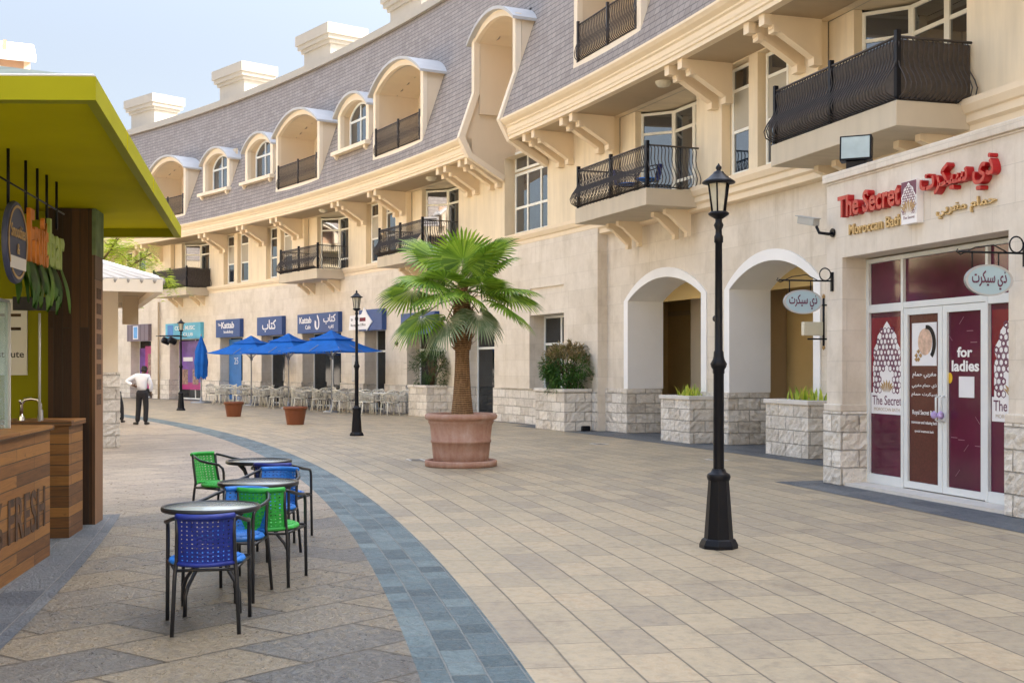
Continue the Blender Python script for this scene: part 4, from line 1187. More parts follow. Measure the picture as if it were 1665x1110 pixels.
t = thing('uplight', 'black box floodlight lying on the ground beside a planter', 'floodlight', P(40.85, .36), yaw(40.5))
MB().box(-.24, .24, -.12, .10, .0, .13).build('housing', 'iron', t, bevel=.015); MB().box(-.2, .2, -.10, .08, .131, .138).build('lens', 'glass', t)
for s_, n_, q in ((35.86, 2.26, 'near the bush planter'), (31.14, 2.03, 'close to the black lamp post'), (32.8, 6.96, 'left of the palm pot')):
    t = thing('drain_cover', 'flush dark metal drain cover in the paving ' + q, 'drain cover', P(s_, n_, .004), yaw(s_))
    MB().box(-.16, .16, -.10, .10, 0, .004).build('grate', 'iron', t); MB().ring([(-.2, -.14, 0), (.2, -.14, 0), (.2, .14, 0), (-.2, .14, 0), (-.2, -.14, 0)], [(-.16, -.10, 0), (.16, -.10, 0), (.16, .10, 0), (-.16, .10, 0), (-.16, -.10, 0)], (0, 0, .006)).build('frame', 'cap', t)

# ------------------------------------------------------------------ stone planters and their plants
M['soil'] = basic('dark_soil', (0.05, 0.035, 0.025), 0.95, 0.3, 20, 0.4, 40)
def planter(s0, s1, n0, n1, h, label):
    s = (s0 + s1) / 2; w = s1 - s0; d = n1 - n0
    t = thing('stone_planter', label, 'planter', P(s, n1), yaw(s), 'rock faced stone planters along the wall')
    m = MB(); rock_box(m, -w / 2, w / 2, 0, d, 0, h - .08, .018, .065); m.build('stone_body', 'rock', t)
    m = MB()
    o = .035
    m.box(-w / 2 - o, w / 2 + o, -o, .16, h - .08, h); m.box(-w / 2 - o, w / 2 + o, d - .1, d, h - .08, h)
    m.box(-w / 2 - o, -w / 2 + .16, .16, d - .1, h - .08, h); m.box(w / 2 - .16, w / 2 + o, .16, d - .1, h - .08, h)
    m.build('coping', 'cap', t, bevel=.012)
    MB().box(-w / 2 + .15, w / 2 - .15, .15, d - .09, h - .12, h - .03).build('soil', 'soil', t)
    return t
planter(50.3, 51.75, -.1, .9, 1.02, 'pale stone planter behind the palm trunk with a leafy bush')
planter(40.72, 42.45, .19, .95, 1.06, 'stone planter with a rounded bush under the small window')
planter(35.25, 36.55, -.10, .48, 1.0, 'stone planter between the arches with green spiky leaves')
planter(30.8, 32.25, -.9, .45, 1.02, 'stone planter beside the shop portal with yellow green spiky leaves')
def leaf_quad(mb, p, d, L, w, fold=0.25):
    d = d.normalized(); sd = d.cross(Vector((0, 0, 1)))
    sd = sd.normalized() if sd.length > 1e-3 else Vector((1, 0, 0))
    up = sd.cross(d)
    a = p; b = p + d * L * .45 + sd * w * .5 + up * w * fold; c = p + d * L; e = p + d * L * .45 - sd * w * .5 + up * w * fold
    m_ = p + d * L * .5
    mb.add([a, b, c, e, m_], [(0, 1, 4), (1, 2, 4), (0, 4, 3), (4, 2, 3)])
M['bush'] = leafy('bush_leaves', [(0.025, 0.08, 0.014), (0.07, 0.18, 0.03), (0.14, 0.27, 0.05)], 3, .2)
M['drybush'] = leafy('dry_bush_tops', [(0.13, 0.13, 0.04), (0.33, 0.26, 0.12), (0.50, 0.38, 0.20)], 5, .2)
M['bamboo'] = leafy('bamboo_leaves', [(0.02, 0.05, 0.012), (0.06, 0.12, 0.025), (0.12, 0.19, 0.05)], 3, .25)
M['spiky'] = leafy('spiky_leaves', [(0.22, 0.36, 0.03), (0.46, 0.58, 0.06), (0.75, 0.74, 0.12)], 4, .35)
M['bark'] = basic('brown_bark', (0.13, 0.085, 0.05), 0.9, 0.35, 18, 0.6, 30)
def bush(loc, rx, rz, label, mats, n=2600, L=.11, stems=14, blades=False):
    t = thing('bush', label, 'bush', loc, 0, 'bushes in the stone planters')
    rng = random.Random(int(loc[0] * 100))
    st = MB()
    for i in range(stems):
        a = rng.uniform(0, 2 * PI); r = rng.uniform(.1, .8) * rx; h = rng.uniform(.5, .95) * rz * 2
        st.tube([(0, 0, -.05), (cos(a) * r * .5, sin(a) * r * .5, h * .5), (cos(a) * r, sin(a) * r, h)], [.016, .011, .005], 5)
    st.build('stem', 'bark', t)
    lows, tops = MB(), MB()
    clumps = [(rng.uniform(0, 2 * PI), rng.uniform(-1.25, 1), rng.uniform(.72, 1.12)) for _ in range(60)]
    for i in range(n):
        a, u, k = rng.choice(clumps)
        a += rng.gauss(0, .22); u = max(-1.3, min(1, u + rng.gauss(0, .16))); k *= rng.uniform(.72, 1.05)
        q = math.sqrt(max(0, 1 - u * u))
        if u < 0: q = 1.0 - .12 * min(1, -u)
        p = Vector((cos(a) * q * rx * k, sin(a) * q * rx * k, rz * .95 + u * rz * .95 * (k if u > 0 else 1)))
        if p.z < 0: continue
        d = Vector((cos(a) * q + rng.gauss(0, .5), sin(a) * q + rng.gauss(0, .5), u * .5 + rng.gauss(-.1, .5)))
        top = u > .38 + rng.gauss(0, .22)
        leaf_quad(tops if top else lows, p, d, L * rng.uniform(.7, 1.4), L * (.16 if blades else .3))
    lows.build('foliage', mats[0], t); tops.build('foliage', mats[1], t)
    return t
bush(P(41.35, .5, 1.0), .66, .62, 'rounded green bush with dry straw coloured top, below the small window', ('bush', 'drybush'), 6500, .12)
bush(P(50.9, .45, .98), .72, .66, 'green bamboo like bush behind the palm trunk', ('bamboo', 'bamboo'), 3000, .17, 20, True)
def spikes(s, n, z, length, w, label):
    t = thing('spiky_plant', label, 'plant', P(s, n, z), yaw(s), 'spiky plants in the planters')
    m = MB(); rng = random.Random(int(s * 10))
    for i in range(64):
        x, y = rng.uniform(-w / 2, w / 2), rng.uniform(-.13, .13)
        h = rng.uniform(.13, .31); a = rng.uniform(0, 2 * PI); ln = rng.uniform(.02, .14)
        dx, dy = cos(a), sin(a); sx, sy = -dy, dx; b = rng.uniform(.012, .024)
        p0, p1, p2 = Vector((x, y, 0)), Vector((x + dx * ln * .4, y + dy * ln * .4, h * .6)), Vector((x + dx * ln, y + dy * ln, h))
        sv = Vector((sx, sy, 0))
        m.add([p0 - sv * b, p0 + sv * b, p1 + sv * b * .9, p1 - sv * b * .9, p2], [(0, 1, 2, 3), (3, 2, 4)])
    m.build('leaves', 'spiky', t)
spikes(35.75, .18, .96, .3, .85, 'green spiky plant in the planter between white arches')
spikes(31.35, .12, .98, .3, 1.0, 'yellow green spiky plant in the planter beside the portal')

# ------------------------------------------------------------------ street lamps
def street_lamp(loc, rz, label):
    t = thing('street_lamp', label, 'street lamp', loc, rz, 'black street lamps along the street')
    oc = PI / 8
    m = MB()
    m.lathe([(.172, 0), (.172, .03), (.150, .075), (.136, .085)], 8, phase=oc, smooth=False)
    m.lathe([(.130, .08), (.092, .60), (.088, .615)], 8, phase=oc, smooth=False)
    m.lathe([(.098, .60), (.106, .63), (.098, .655), (.070, .67), (.056, .70)], 16)
    m.build('base', 'iron', t, bevel=.004)
    m = MB()
    m.lathe([(.048, .68), (.046, 1.54), (.052, 1.55), (.052, 1.58), (.066, 1.60), (.074, 1.63), (.052, 1.67), (.046, 1.70), (.044, 1.735), (.036, 1.75), (.031, 2.70), (.040, 2.71), (.040, 2.76), (.030, 2.78), (.028, 2.82), (.044, 2.86), (.030, 2.89), (.030, 2.93)], 18)
    m.build('post', 'iron', t)
    m = MB()
    m.lathe([(.025, 2.91), (.080, 2.945), (.092, 2.955), (.092, 2.968), (.075, 2.98)], 16)
    for k in range(6):
        a = k * PI / 3
        m.tube([(.060 * cos(a), .060 * sin(a), 2.97), (.096 * cos(a), .096 * sin(a), 3.235)], .008, 5)
    m.lathe([(.10, 3.225), (.145, 3.232), (.148, 3.243), (.128, 3.258), (.095, 3.28), (.068, 3.305), (.05, 3.32), (.044, 3.333), (.025, 3.34), (.018, 3.35), (.027, 3.365), (.024, 3.38), (.010, 3.395), (.003, 3.41)], 18)
    m.build('lantern', 'iron', t)
    m = MB(); m.lathe([(.052, 2.975), (.086, 3.225)], 6, smooth=False, cap=False); m.build('lamp_glass', 'lampglass', t)
    return t
L0 = street_lamp(P(21.50, 6.21), .2, 'tall black street lamp standing nearest, in front of the white arches')
dup(L0, P(41.0, 6.19), .2, 'black street lamp standing between the blue parasols and the potted palm')
dup(L0, P(60.81, 5.95), .2, 'small distant black street lamp beside the folded blue parasol')

# ------------------------------------------------------------------ palm in its big pot
M['terra'] = None
def terracotta():
    m, nt, b = new_mat('weathered_terracotta')
    v = objco(nt)
    n1 = noise(nt, v, 3.0, 7, .65, .4); n2 = noise(nt, v, 26, 4)
    sx = nt.nodes.new('ShaderNodeSeparateXYZ'); link(nt, v, sx.inputs[0])
    streak = noise(nt, combine(nt, math_n(nt, 'MULTIPLY', sx.outputs[0], 9.0), math_n(nt, 'MULTIPLY', sx.outputs[1], 9.0), math_n(nt, 'MULTIPLY', sx.outputs[2], .8)), 1.3, 5)
    f = math_n(nt, 'ADD', math_n(nt, 'MULTIPLY', n1, .5), math_n(nt, 'ADD', math_n(nt, 'MULTIPLY', streak, .35), math_n(nt, 'MULTIPLY', n2, .15)))
    r = ramp(nt, [(.3, (.32, .15, .10)), (.5, (.43, .25, .18)), (.62, (.48, .32, .25)), (.75, (.56, .44, .37))], f)
    link(nt, r.outputs[0], b.inputs['Base Color']); b.inputs['Roughness'].default_value = .85
    b.inputs['Specular IOR Level'].default_value = .25
    bump(nt, b, math_n(nt, 'ADD', n1, n2), .25, .015)
    return m
M['terra'] = terracotta()
pot_at = Vector((-.83, 19.5, 0))
t = thing('pot_saucer', 'chipped round terracotta saucer under the palm pot', 'saucer', pot_at)
m = MB()
m.lathe([(.56, 0), (.585, .01), (.59, .085), (.575, .10), (.53, .10), (.52, .06), (.50, .045), (.02, .04)], 40)
m.build('dish', 'terra', t)
t = thing('palm_pot', 'large weathered terracotta pot with rolled rim holding a fan palm', 'pot', pot_at)
m = MB()
m.lathe([(.435, .05), (.445, .06), (.462, .22), (.478, .385), (.492, .39), (.492, .425), (.480, .43), (.505, .66), (.525, .70), (.535, .715), (.525, .735), (.545, .75), (.575, .765), (.59, .79), (.588, .825), (.565, .85), (.53, .855), (.50, .84), (.49, .78), (.10, .76)], 44)
m.build('body', 'terra', t)
MB().lathe([(.49, .775), (.3, .79), (.02, .80)], 24).build('soil', 'soil', t)
M['palmbark'] = None
def palmbark():
    m, nt, b = new_mat('palm_trunk_fibre')
    v = objco(nt); sx = nt.nodes.new('ShaderNodeSeparateXYZ'); link(nt, v, sx.inputs[0])
    w = node(nt, 'TexWave', Scale=9.0, Distortion=2.5, bands_direction='Z'); w.inputs['Detail'].default_value = 3
    link(nt, v, w.inputs['Vector'])
    n = noise(nt, combine(nt, math_n(nt, 'MULTIPLY', sx.outputs[0], 5.0), math_n(nt, 'MULTIPLY', sx.outputs[1], 5.0), sx.outputs[2]), 6, 6, .65)
    f = math_n(nt, 'ADD', math_n(nt, 'MULTIPLY', w.outputs['Fac'], .35), math_n(nt, 'MULTIPLY', n, .65))
    r = ramp(nt, [(.3, (.08, .038, .015)), (.5, (.22, .115, .045)), (.7, (.38, .22, .10))], f)
    link(nt, r.outputs[0], b.inputs['Base Color']); b.inputs['Roughness'].default_value = .9
    bump(nt, b, f, .7, .03)
    return m
M['palmbark'] = palmbark()
M['fan'] = leafy('fan_palm_leaf', [(0.08, 0.17, 0.012), (0.18, 0.32, 0.022), (0.34, 0.48, 0.05)], 2.0, .35, .4)
M['fanold'] = leafy('older_fan_leaf', [(0.10, 0.16, 0.06), (0.20, 0.26, 0.13), (0.32, 0.34, 0.20)], 2.5, .25, .5)
M['petiole'] = basic('leaf_stalk', (0.20, 0.24, 0.06), 0.5, 0.2, 8)
PT = thing('palm_tree', 'short fan palm with thick fibrous trunk and spread fan leaves', 'palm tree', pot_at + Vector((.02, 0, .76)))
m = MB()
prof = [(.205, 0), (.178, .12), (.148, .40), (.126, .72), (.116, 1.0), (.118, 1.2)]
m.lathe(prof, 22)
m.build('trunk', 'palmbark', PT)
m = MB(); rng = random.Random(3)
m.lathe([(.135, 1.12), (.155, 1.25), (.155, 1.65), (.13, 1.95), (.07, 2.2)], 14)
for i in range(130):
    a = rng.uniform(0, 2 * PI); z = 1.12 + i / 130 * .95; r = .145 + .01 * sin(i)
    d = Vector((cos(a), sin(a), rng.uniform(.6, 1.4)))
    p = Vector((cos(a) * r, sin(a) * r, z)); q = p + d.normalized() * rng.uniform(.10, .2)
    tq = Vector((-sin(a), cos(a), 0)) * rng.uniform(.02, .04)
    m.add([p - tq, p + tq, q + tq * .4, q - tq * .4], [(0, 1, 2, 3)])
m.build('leaf_base_fibre', 'palmbark', PT)
def fan_leaf(mb, st, base, az, el, plen, rad_, droop, rng):
    d = Vector((cos(az) * cos(el), sin(az) * cos(el), sin(el)))
    hub = base + d * plen + Vector((0, 0, -droop * plen * .35))
    mid = base + d * plen * .55 + Vector((0, 0, .02))
    st.tube([base, mid, hub], [.018, .012, .009], 5)
    tl = (hub - mid).normalized()
    side = tl.cross(Vector((0, 0, 1))); side = side.normalized() if side.length > .05 else Vector((-sin(az), cos(az), 0))
    nrm = side.cross(tl).normalized()
    tw = rng.uniform(-.5, .5)
    side, nrm = side * cos(tw) + nrm * sin(tw), nrm * cos(tw) - side * sin(tw)
    N = 42; span = rad(142)
    for i in range(N):
        a0 = -span + 2 * span * i / N; a1 = -span + 2 * span * (i + 1) / N; am = (a0 + a1) / 2
        L = rad_ * (1 - .22 * (abs(am) / span) ** 2) * rng.uniform(.93, 1.05)
        split = .56
        def pt(a, r, lift):
            fold = .12 * (1 - cos(a))                    # the blade folds along its midrib
            v = tl * cos(a) + side * sin(a)
            g = -droop * (r / rad_) ** 2 * rad_ * .55
            return hub + v * r + nrm * (lift + fold * r * -.5) + Vector((0, 0, g))
        r1 = L * split
        wv = .5 * (a1 - a0)
        c0 = pt(am, .03, 0); e0, e1 = pt(a0, r1, .0), pt(a1, r1, .0); cm = pt(am, r1, .016)
        mb.add([c0, e0, cm, e1], [(0, 1, 2), (0, 2, 3)])
        tip = pt(am + rng.gauss(0, .015), L, -.01) + Vector((0, 0, -droop * .10 * rng.uniform(.3, 1.6)))
        k = .55; f0 = pt(am - wv * .62, L * .8, 0); f1 = pt(am + wv * .62, L * .8, 0)
        mb.add([e0, cm, e1, f1, f0, tip], [(0, 1, 4), (1, 3, 4), (1, 2, 3), (4, 3, 5)])
cr, old, st = MB(), MB(), MB()
top = Vector((0, 0, 2.08))
# (azimuth in degrees from +x towards +y, elevation, stalk, radius, droop, old)
leaves = [(-85, 64, .56, .68, .15, 0), (-30, 50, .66, .70, .25, 0), (170, 48, .68, .70, .2, 0), (90, 60, .64, .68, .2, 0), (35, 42, .70, .68, .3, 0), (215, 28, .70, .66, .4, 0),
          (-48, 26, .52, .58, .2, 0), (-5, 14, .74, .66, .3, 0), (182, 4, .80, .66, .3, 0), (-128, 32, .50, .54, .2, 0), (145, 22, .76, .64, .3, 0), (60, 14, .74, .62, .3, 0),
          (-14, -16, .76, .64, .35, 0), (196, -18, .70, .62, .4, 0), (-48, -24, .46, .50, .5, 1), (-122, -34, .54, .54, .5, 1), (20, -2, .82, .64, .3, 0), (238, 6, .62, .60, .4, 0), (-72, 10, .40, .46, .4, 0), (80, 84, .5, .58, .1, 0), (10, 66, .55, .62, .15, 0)]
for az, el, pl_, r_, dr, od in leaves:
    fan_leaf(old if od else cr, st, top + Vector((0, 0, rng.uniform(-.12, .1))), rad(az), rad(el), pl_, r_, dr, rng)
cr.build('crown', 'fan', PT); old.build('old_leaves', 'fanold', PT); st.build('leaf_stalks', 'petiole', PT)

# ------------------------------------------------------------------ two smaller brown pots
M['plasticpot'] = basic('terracotta_plastic', (0.19, 0.058, 0.022), 0.5, 0.06, 4, 0, 20, 0, .4, 'obj')
def brown_pot(loc, sc, label):
    t = thing('plant_pot', label, 'pot', loc, 0, 'empty brown pots in front of the cafe')
    m = MB()
    k = sc
    m.lathe([(.235 * k, 0), (.24 * k, .04 * k), (.30 * k, .40 * k), (.305 * k, .42 * k), (.335 * k, .425 * k), (.34 * k, .50 * k), (.32 * k, .505 * k), (.315 * k, .46 * k), (.28 * k, .44 * k), (.02, .43 * k)], 28)
    m.build('body', 'plasticpot', t)
    MB().lathe([(.30 * k, .445 * k), (.02, .455 * k)], 20).build('soil', 'soil', t)
    return t
brown_pot((-9.05, 39.0, 0), .95, 'smaller looking brown pot in front of the left open parasol')
brown_pot((-6.06, 33.55, 0), 1.0, 'brown pot standing nearer, in front of the middle parasol')

# ------------------------------------------------------------------ parasols
M['blue'] = None
def cloth_mat(name, col):
    m, nt, b = new_mat(name)
    v = objco(nt); n = noise(nt, v, 2.5, 3)
    r = ramp(nt, [(.3, [c * .85 for c in col]), (.7, [c * 1.12 for c in col])], n)
    link(nt, r.outputs[0], b.inputs['Base Color']); b.inputs['Roughness'].default_value = .75
    b.inputs['Specular IOR Level'].default_value = .3
    tl = nt.nodes.new('ShaderNodeBsdfTranslucent'); link(nt, r.outputs[0], tl.inputs[0])
    mx = nt.nodes.new('ShaderNodeMixShader'); mx.inputs[0].default_value = .25
    link(nt, b.outputs[0], mx.inputs[1]); link(nt, tl.outputs[0], mx.inputs[2]); link(nt, mx.outputs[0], nt.nodes['Material Output'].inputs['Surface'])
    return m
M['blue'] = cloth_mat('blue_canvas', (0.012, 0.155, 0.60))
M['greypole'] = basic('grey_parasol_pole', (0.30, 0.31, 0.32), 0.4, 0.06, 6, 0, 20, .4)
def canopy(mb, half, z_edge, z_top, r_top, sag=.05, k=6, drop=.0):
    """A square canopy: each side a grid that sags between the ribs."""
    for q in range(4):
        a = q * PI / 2
        rot = rot_about(a)
        vs, fs = [], []
        for i in range(k + 1):
            t_ = i / k
            for j in range(k + 1):
                u = -1 + 2 * j / k
                r = half + (r_top - half) * t_
                z = z_edge + (z_top - z_edge) * t_ - sag * (1 - u * u) * (1 - t_) * .6 - .05 * math.sin(PI * t_)
                vs.append((r, r * u, z))
        for i in range(k):
            for j in range(k):
                x = i * (k + 1) + j
                fs.append((x, x + 1, x + k + 2, x + k + 1))
        mb.add(vs, fs, rot)
        if drop:
            e = [(half, half * (-1 + 2 * j / k), z_edge - sag * (1 - (-1 + 2 * j / k) ** 2) * .6) for j in range(k + 1)]
            mb.add(e + [(x, y, z - drop) for x, y, z in e], [(j, j + 1, k + 2 + j, k + 1 + j) for j in range(k)], rot)
def parasol(loc, rz, label):
    t = thing('parasol', label, 'parasol', loc, rz, 'blue parasols over the cafe chairs')
    m = MB(); canopy(m, 1.32, 2.18, 2.66, .38, .08, 6, .0); m.build('canopy', 'blue', t)
    m = MB(); canopy(m, .56, 2.62, 2.92, .02, .03, 4, .03); m.build('vent_cap', 'blue', t)
    m = MB(); m.lathe([(.03, .06), (.028, 2.9)], 10); m.build('pole', 'greypole', t)
    m = MB()
    for q in range(8):
        a = q * PI / 4; e = 1.32 * (math.sqrt(2) if q % 2 else 1.0)
        m.tube([(0, 0, 2.70), (e * cos(a), e * sin(a), 2.16)], .011, 5); m.tube([(0, 0, 1.93), (.5 * cos(a), .5 * sin(a), 2.45)], .011, 5)
    m.lathe([(.05, 1.88), (.06, 1.9), (.06, 1.98), (.04, 2.0)], 10)
    m.build('ribs', 'greypole', t)
    m = MB(); m.lathe([(.30, 0), (.30, .05), (.06, .07), (.05, .25), (.035, .26)], 20); m.build('base', 'greypole', t)
    return t
U0 = parasol(P(55.9, 2.0), 1.1, 'open blue parasol on the right of the cafe terrace, nearest one')
dup(U0, P(60.5, 1.8), 1.15, 'open blue parasol in the middle, between the two other open ones')
dup(U0, P(64.7, 1.6), 1.22, 'open blue parasol furthest left, next to the folded one')
t = thing('folded_parasol', 'folded blue parasol hanging closed in front of purple posters', 'parasol', P(69.5, 1.8), .3)
m = MB()
vs, fs = [], []
K = 24
for i in range(9):
    z = 3.0 - i * .235
    for j in range(K):
        a = 2 * PI * j / K
        r = (.03 + .20 * min(1, i / 3.0)) * (1 + .28 * cos(6 * a + i * .25) * min(1, i / 2)) + (.03 if i == 5 else 0)
        vs.append((r * cos(a), r * sin(a), z + (.09 * cos(4 * a + 1) if i == 8 else 0)))
for i in range(8):
    for j in range(K): fs.append((i * K + j, i * K + (j + 1) % K, (i + 1) * K + (j + 1) % K, (i + 1) * K + j))
m.add(vs, fs, None, True); m.build('canopy', 'blue', t)
m = MB(); m.lathe([(.03, .05), (.03, 3.05), (.01, 3.1)], 10); m.build('pole', 'greypole', t)
m = MB(); m.lathe([(.45, 0), (.45, .06), (.06, .08), (.05, .25)], 20); m.build('base', 'greypole', t)

# ------------------------------------------------------------------ white cafe chairs and tables
M['rattan'] = basic('cream_rattan', (0.72, 0.70, 0.62), 0.6, 0.12, 14, .2, 60, 0, .4, 'obj')
M['rattan_blue'] = basic('pale_blue_rattan', (0.36, 0.45, 0.52), 0.6, 0.12, 14, .2, 60, 0, .4, 'obj')
M['dark_seat'] = basic('dark_seat_pad', (0.10, 0.085, 0.075), 0.8, 0.2, 20, .1, 60, 0, .3, 'obj')
def cafe_chair():
    t = thing('cafe_chair', 'x', 'chair', (0, 0, 0), 0, 'white rattan chairs of the cafe terrace')
    hoop = [(-.24 + .0, -.24, .62), (-.27, -.05, .66), (-.25, .14, .72), (-.15, .25, .80), (0, .285, .83), (.15, .25, .80), (.25, .14, .72), (.27, -.05, .66), (.24, -.24, .62)]
    m = MB(); m.tube(hoop, .022, 6); m.tube([(-.24, -.24, .62), (-.24, -.26, .43)], .018, 6); m.tube([(.24, -.24, .62), (.24, -.26, .43)], .018, 6)
    low = [(-.24, -.2, .43), (-.25, .05, .43), (-.17, .22, .43), (0, .26, .43), (.17, .22, .43), (.25, .05, .43), (.24, -.2, .43)]
    m.tube(low, .018, 6)
    m.build('frame', 'rattan', t)
    m = MB()
    for i in range(13):
        a = rad(-12 + i * 17)
        hx, hy = -.27 * cos(a), -.02 + .28 * sin(a)
        hz = .66 + .17 * max(0, sin(a)) ** 2
        m.tube([(hx * .93, hy * .93, .43), (hx, hy, hz)], .006, 4)
        j = rad(-12 + (i + 2) * 17); m.tube([(hx * .93, hy * .93, .43), (-.27 * cos(j), -.02 + .28 * sin(j), .66 + .17 * max(0, sin(j)) ** 2)], .005, 4)
    m.build('backrest', 'rattan', t)
    m = MB(); m.box(-.23, .23, -.25, .2, .405, .435); m.build('seat', 'dark_seat', t, bevel=.012)
    for x, y, dx, dy in ((-.22, -.24, -.03, -.03), (.22, -.24, .03, -.03), (-.18, .2, -.05, .07), (.18, .2, .05, .07)):
        m = MB(); m.tube([(x, y, .42), (x + dx * .4, y + dy * .4, .2), (x + dx, y + dy, 0)], .019, 6); m.build('leg', 'rattan', t)
    return t
def cafe_table(loc, label):
    t = thing('cafe_table', label, 'table', loc, 0, 'white round tables of the cafe terrace')
    m = MB(); m.lathe([(.36, .70), (.38, .705), (.38, .73), (.36, .735)], 24); m.build('table_top', 'rattan', t)
    m = MB(); m.lathe([(.03, .05), (.03, .70)], 10); m.build('pedestal', 'greypole', t)
    m = MB()
    for k in range(4): m.tube([(0, 0, .10), (.26 * cos(k * PI / 2), .26 * sin(k * PI / 2), .02)], .016, 6)
    m.build('foot', 'greypole', t)
    return t
CH = cafe_chair()
M['by'] = None
places = ['by the arrow board doorway', 'left of the arrow board doorway', 'under the nearest open parasol', 'before the wide cafe sign', 'under the middle open parasol', 'behind the nearer brown pot', 'under the leftmost open parasol', 'behind the farther brown pot', 'beside the folded parasol']
tab = [53.0, 54.9, 57.2, 59.0, 61.3, 63.0, 65.2, 67.0, 69.0]
sides = ['facing the street', 'turned to the wall', 'at the near end of its table', 'at the far end of its table']
T0 = None; first = True
rng = random.Random(11)
for k, s in enumerate(tab):
    n = 1.25 + .1 * (k % 2)
    lab = 'round white cafe table ' + places[k]
    if T0 is None: T0 = cafe_table(P(s, n), lab)
    else: dup(T0, P(s, n), 0, lab)
    for q, (ds, dn) in enumerate(((0, -.62), (0, .66), (-.66, .05), (.66, -.05))):
        if k == 8 and q == 1: continue
        p = P(s + ds * .95 + rng.uniform(-.05, .05), n + dn + rng.uniform(-.06, .06))
        c = P(s, n)
        rz = math.atan2(c.y - p.y, c.x - p.x) + PI / 2 + rng.uniform(-.25, .25)
        lab = 'white cafe chair ' + places[k] + ', ' + sides[q]
        if first: CH.location = p; CH.rotation_euler = (0, 0, rz); CH['label'] = lab; first = False
        else: dup(CH, p, rz, lab)

# ------------------------------------------------------------------ bistro tables and woven chairs
M['tube'] = basic('black_steel_tube', (0.015, 0.017, 0.022), 0.32, 0.1, 10, 0, 30, 0, .5, 'obj')
def weave_mat(name, col):
    return basic(name, col, 0.5, 0.18, 25, 0, 180, 0, .5, 'obj')
M['weave_blue_shaded'] = weave_mat('shaded_blue_weave', (0.007, 0.022, 0.22))  # backlit shade put into the colour, a darker copy of the bright blue
M['weave_sky'] = weave_mat('bright_blue_weave', (0.015, 0.17, 0.58))
M['weave_green_shaded'] = weave_mat('shaded_green_weave', (0.025, 0.36, 0.045))  # the bright green darkened for backrests, shade put into the colour
M['weave_lime'] = weave_mat('bright_green_weave', (0.05, 0.44, 0.075))
def bistro_chair(back_m, seat_m):
    t = thing('bistro_chair', 'x', 'chair', (0, 0, 0), 0, 'woven bistro chairs by the kiosk')
    def surf(u, z, off=0.0):                            # the curved backrest: u in -1..1
        x = .165 * u
        y = .215 + .085 * (1 - u * u) + .06 * (z - .42) / .3
        tx, ty = .165, -.17 * u
        L = math.hypot(tx, ty)
        return Vector((x + ty / L * -off * -1, y + tx / L * off, z))
    for sx in (-1, 1):
        m = MB()
        m.tube([(sx * .255, -.235, 0), (sx * .252, -.225, .30), (sx * .25, -.22, .56), (sx * .25, -.205, .605), (sx * .25, -.16, .635), (sx * .25, -.02, .65), (sx * .235, .10, .665), (sx * .20, .19, .69), (sx * .165, .25, .705)], .0125, 8)
        m.build('leg', 'tube', t)
        m = MB()
        m.tube([(sx * .195, .265, 0), (sx * .18, .225, .36), (sx * .170, .218, .44), (sx * .165, .25, .60), (sx * .165, .262, .705)], .0125, 8)
        m.build('leg', 'tube', t)
    m = MB()
    ring = [(.215 * cos(a), -.01 + .215 * sin(a), .405) for a in [2 * PI * i / 24 for i in range(25)]]
    m.tube(ring, .010, 6)
    m.tube([(-.25, -.215, .40), (.25, -.215, .40)], .010, 6); m.tube([(-.178, .222, .385), (.178, .222, .385)], .010, 6)
    m.tube([(-.25, -.215, .39), (-.18, .222, .39)], .010, 6); m.tube([(.25, -.215, .39), (.18, .222, .39)], .010, 6)
    m.build('frame', 'tube', t)
    MB().tube([tuple(surf(u, .715)) for u in [-1 + i / 6 for i in range(13)]], .0125, 8).build('back_rail', 'tube', t)
    m = MB()
    NU, NZ = 11, 11
    zs = [.425 + (.71 - .425) * (i + .5) / NZ for i in range(NZ)]; us = [-1 + 2 * (j + .5) / NU for j in range(NU)]
    hw, hz = .72 / NU, .285 / NZ * .36
    for i, z in enumerate(zs):
        vs = []
        for j in range(2 * NU + 1):
            u = -1 + j / NU
            o = .0015 * cos(PI * (j + i))
            vs += [surf(u, z - hz, o), surf(u, z + hz, o)]
        m.add(vs, [(2 * j, 2 * j + 2, 2 * j + 3, 2 * j + 1) for j in range(2 * NU)])
    for j, u in enumerate(us):
        vs = []
        for i in range(2 * NZ + 1):
            z = .425 + .285 * i / (2 * NZ)
            o = -.0015 * cos(PI * (i + j))
            vs += [surf(u - hw, z, o), surf(u + hw, z, o)]
        m.add(vs, [(2 * i, 2 * i + 1, 2 * i + 3, 2 * i + 2) for i in range(2 * NZ)])
    for z in (.425, .715):
        m.tube([tuple(surf(u, z)) for u in [-1 + i / 8 for i in range(17)]], .019 if z > .5 else .014, 7)
    m.build('backrest', back_m, t)
    m = MB()
    m.lathe([(.02, .432), (.12, .432), (.19, .436), (.225, .432), (.235, .415), (.22, .40), (.02, .40)], 26, (0, -.01, 0))
    for i in range(-6, 7):
        x = i * .034; h = math.sqrt(max(0, .2 ** 2 - x * x))
        m.tube([(x, -.01 - h, .436), (x, -.01 + h, .436)], .007, 4); m.tube([(-h, x - .01, .4365), (h, x - .01, .4365)], .007, 4)
    m.build('seat', seat_m, t)
    return t
CB = bistro_chair('weave_blue_shaded', 'weave_sky')
CS = bistro_chair('weave_sky', 'weave_sky')
CG = bistro_chair('weave_green_shaded', 'weave_lime')
def place(c, x, y, face, label, copy=False):            # face: heading in degrees, 0 = away from the camera, + = to the left
    rz = rad(180 + face)
    if copy: return dup(c, (x, y, 0), rz, label)
    c.location = (x, y, 0); c.rotation_euler = (0, 0, rz); c['label'] = label
place(CB, -1.885, 7.42, 12, 'blue woven chair nearest the camera, back turned, at the near glass table')
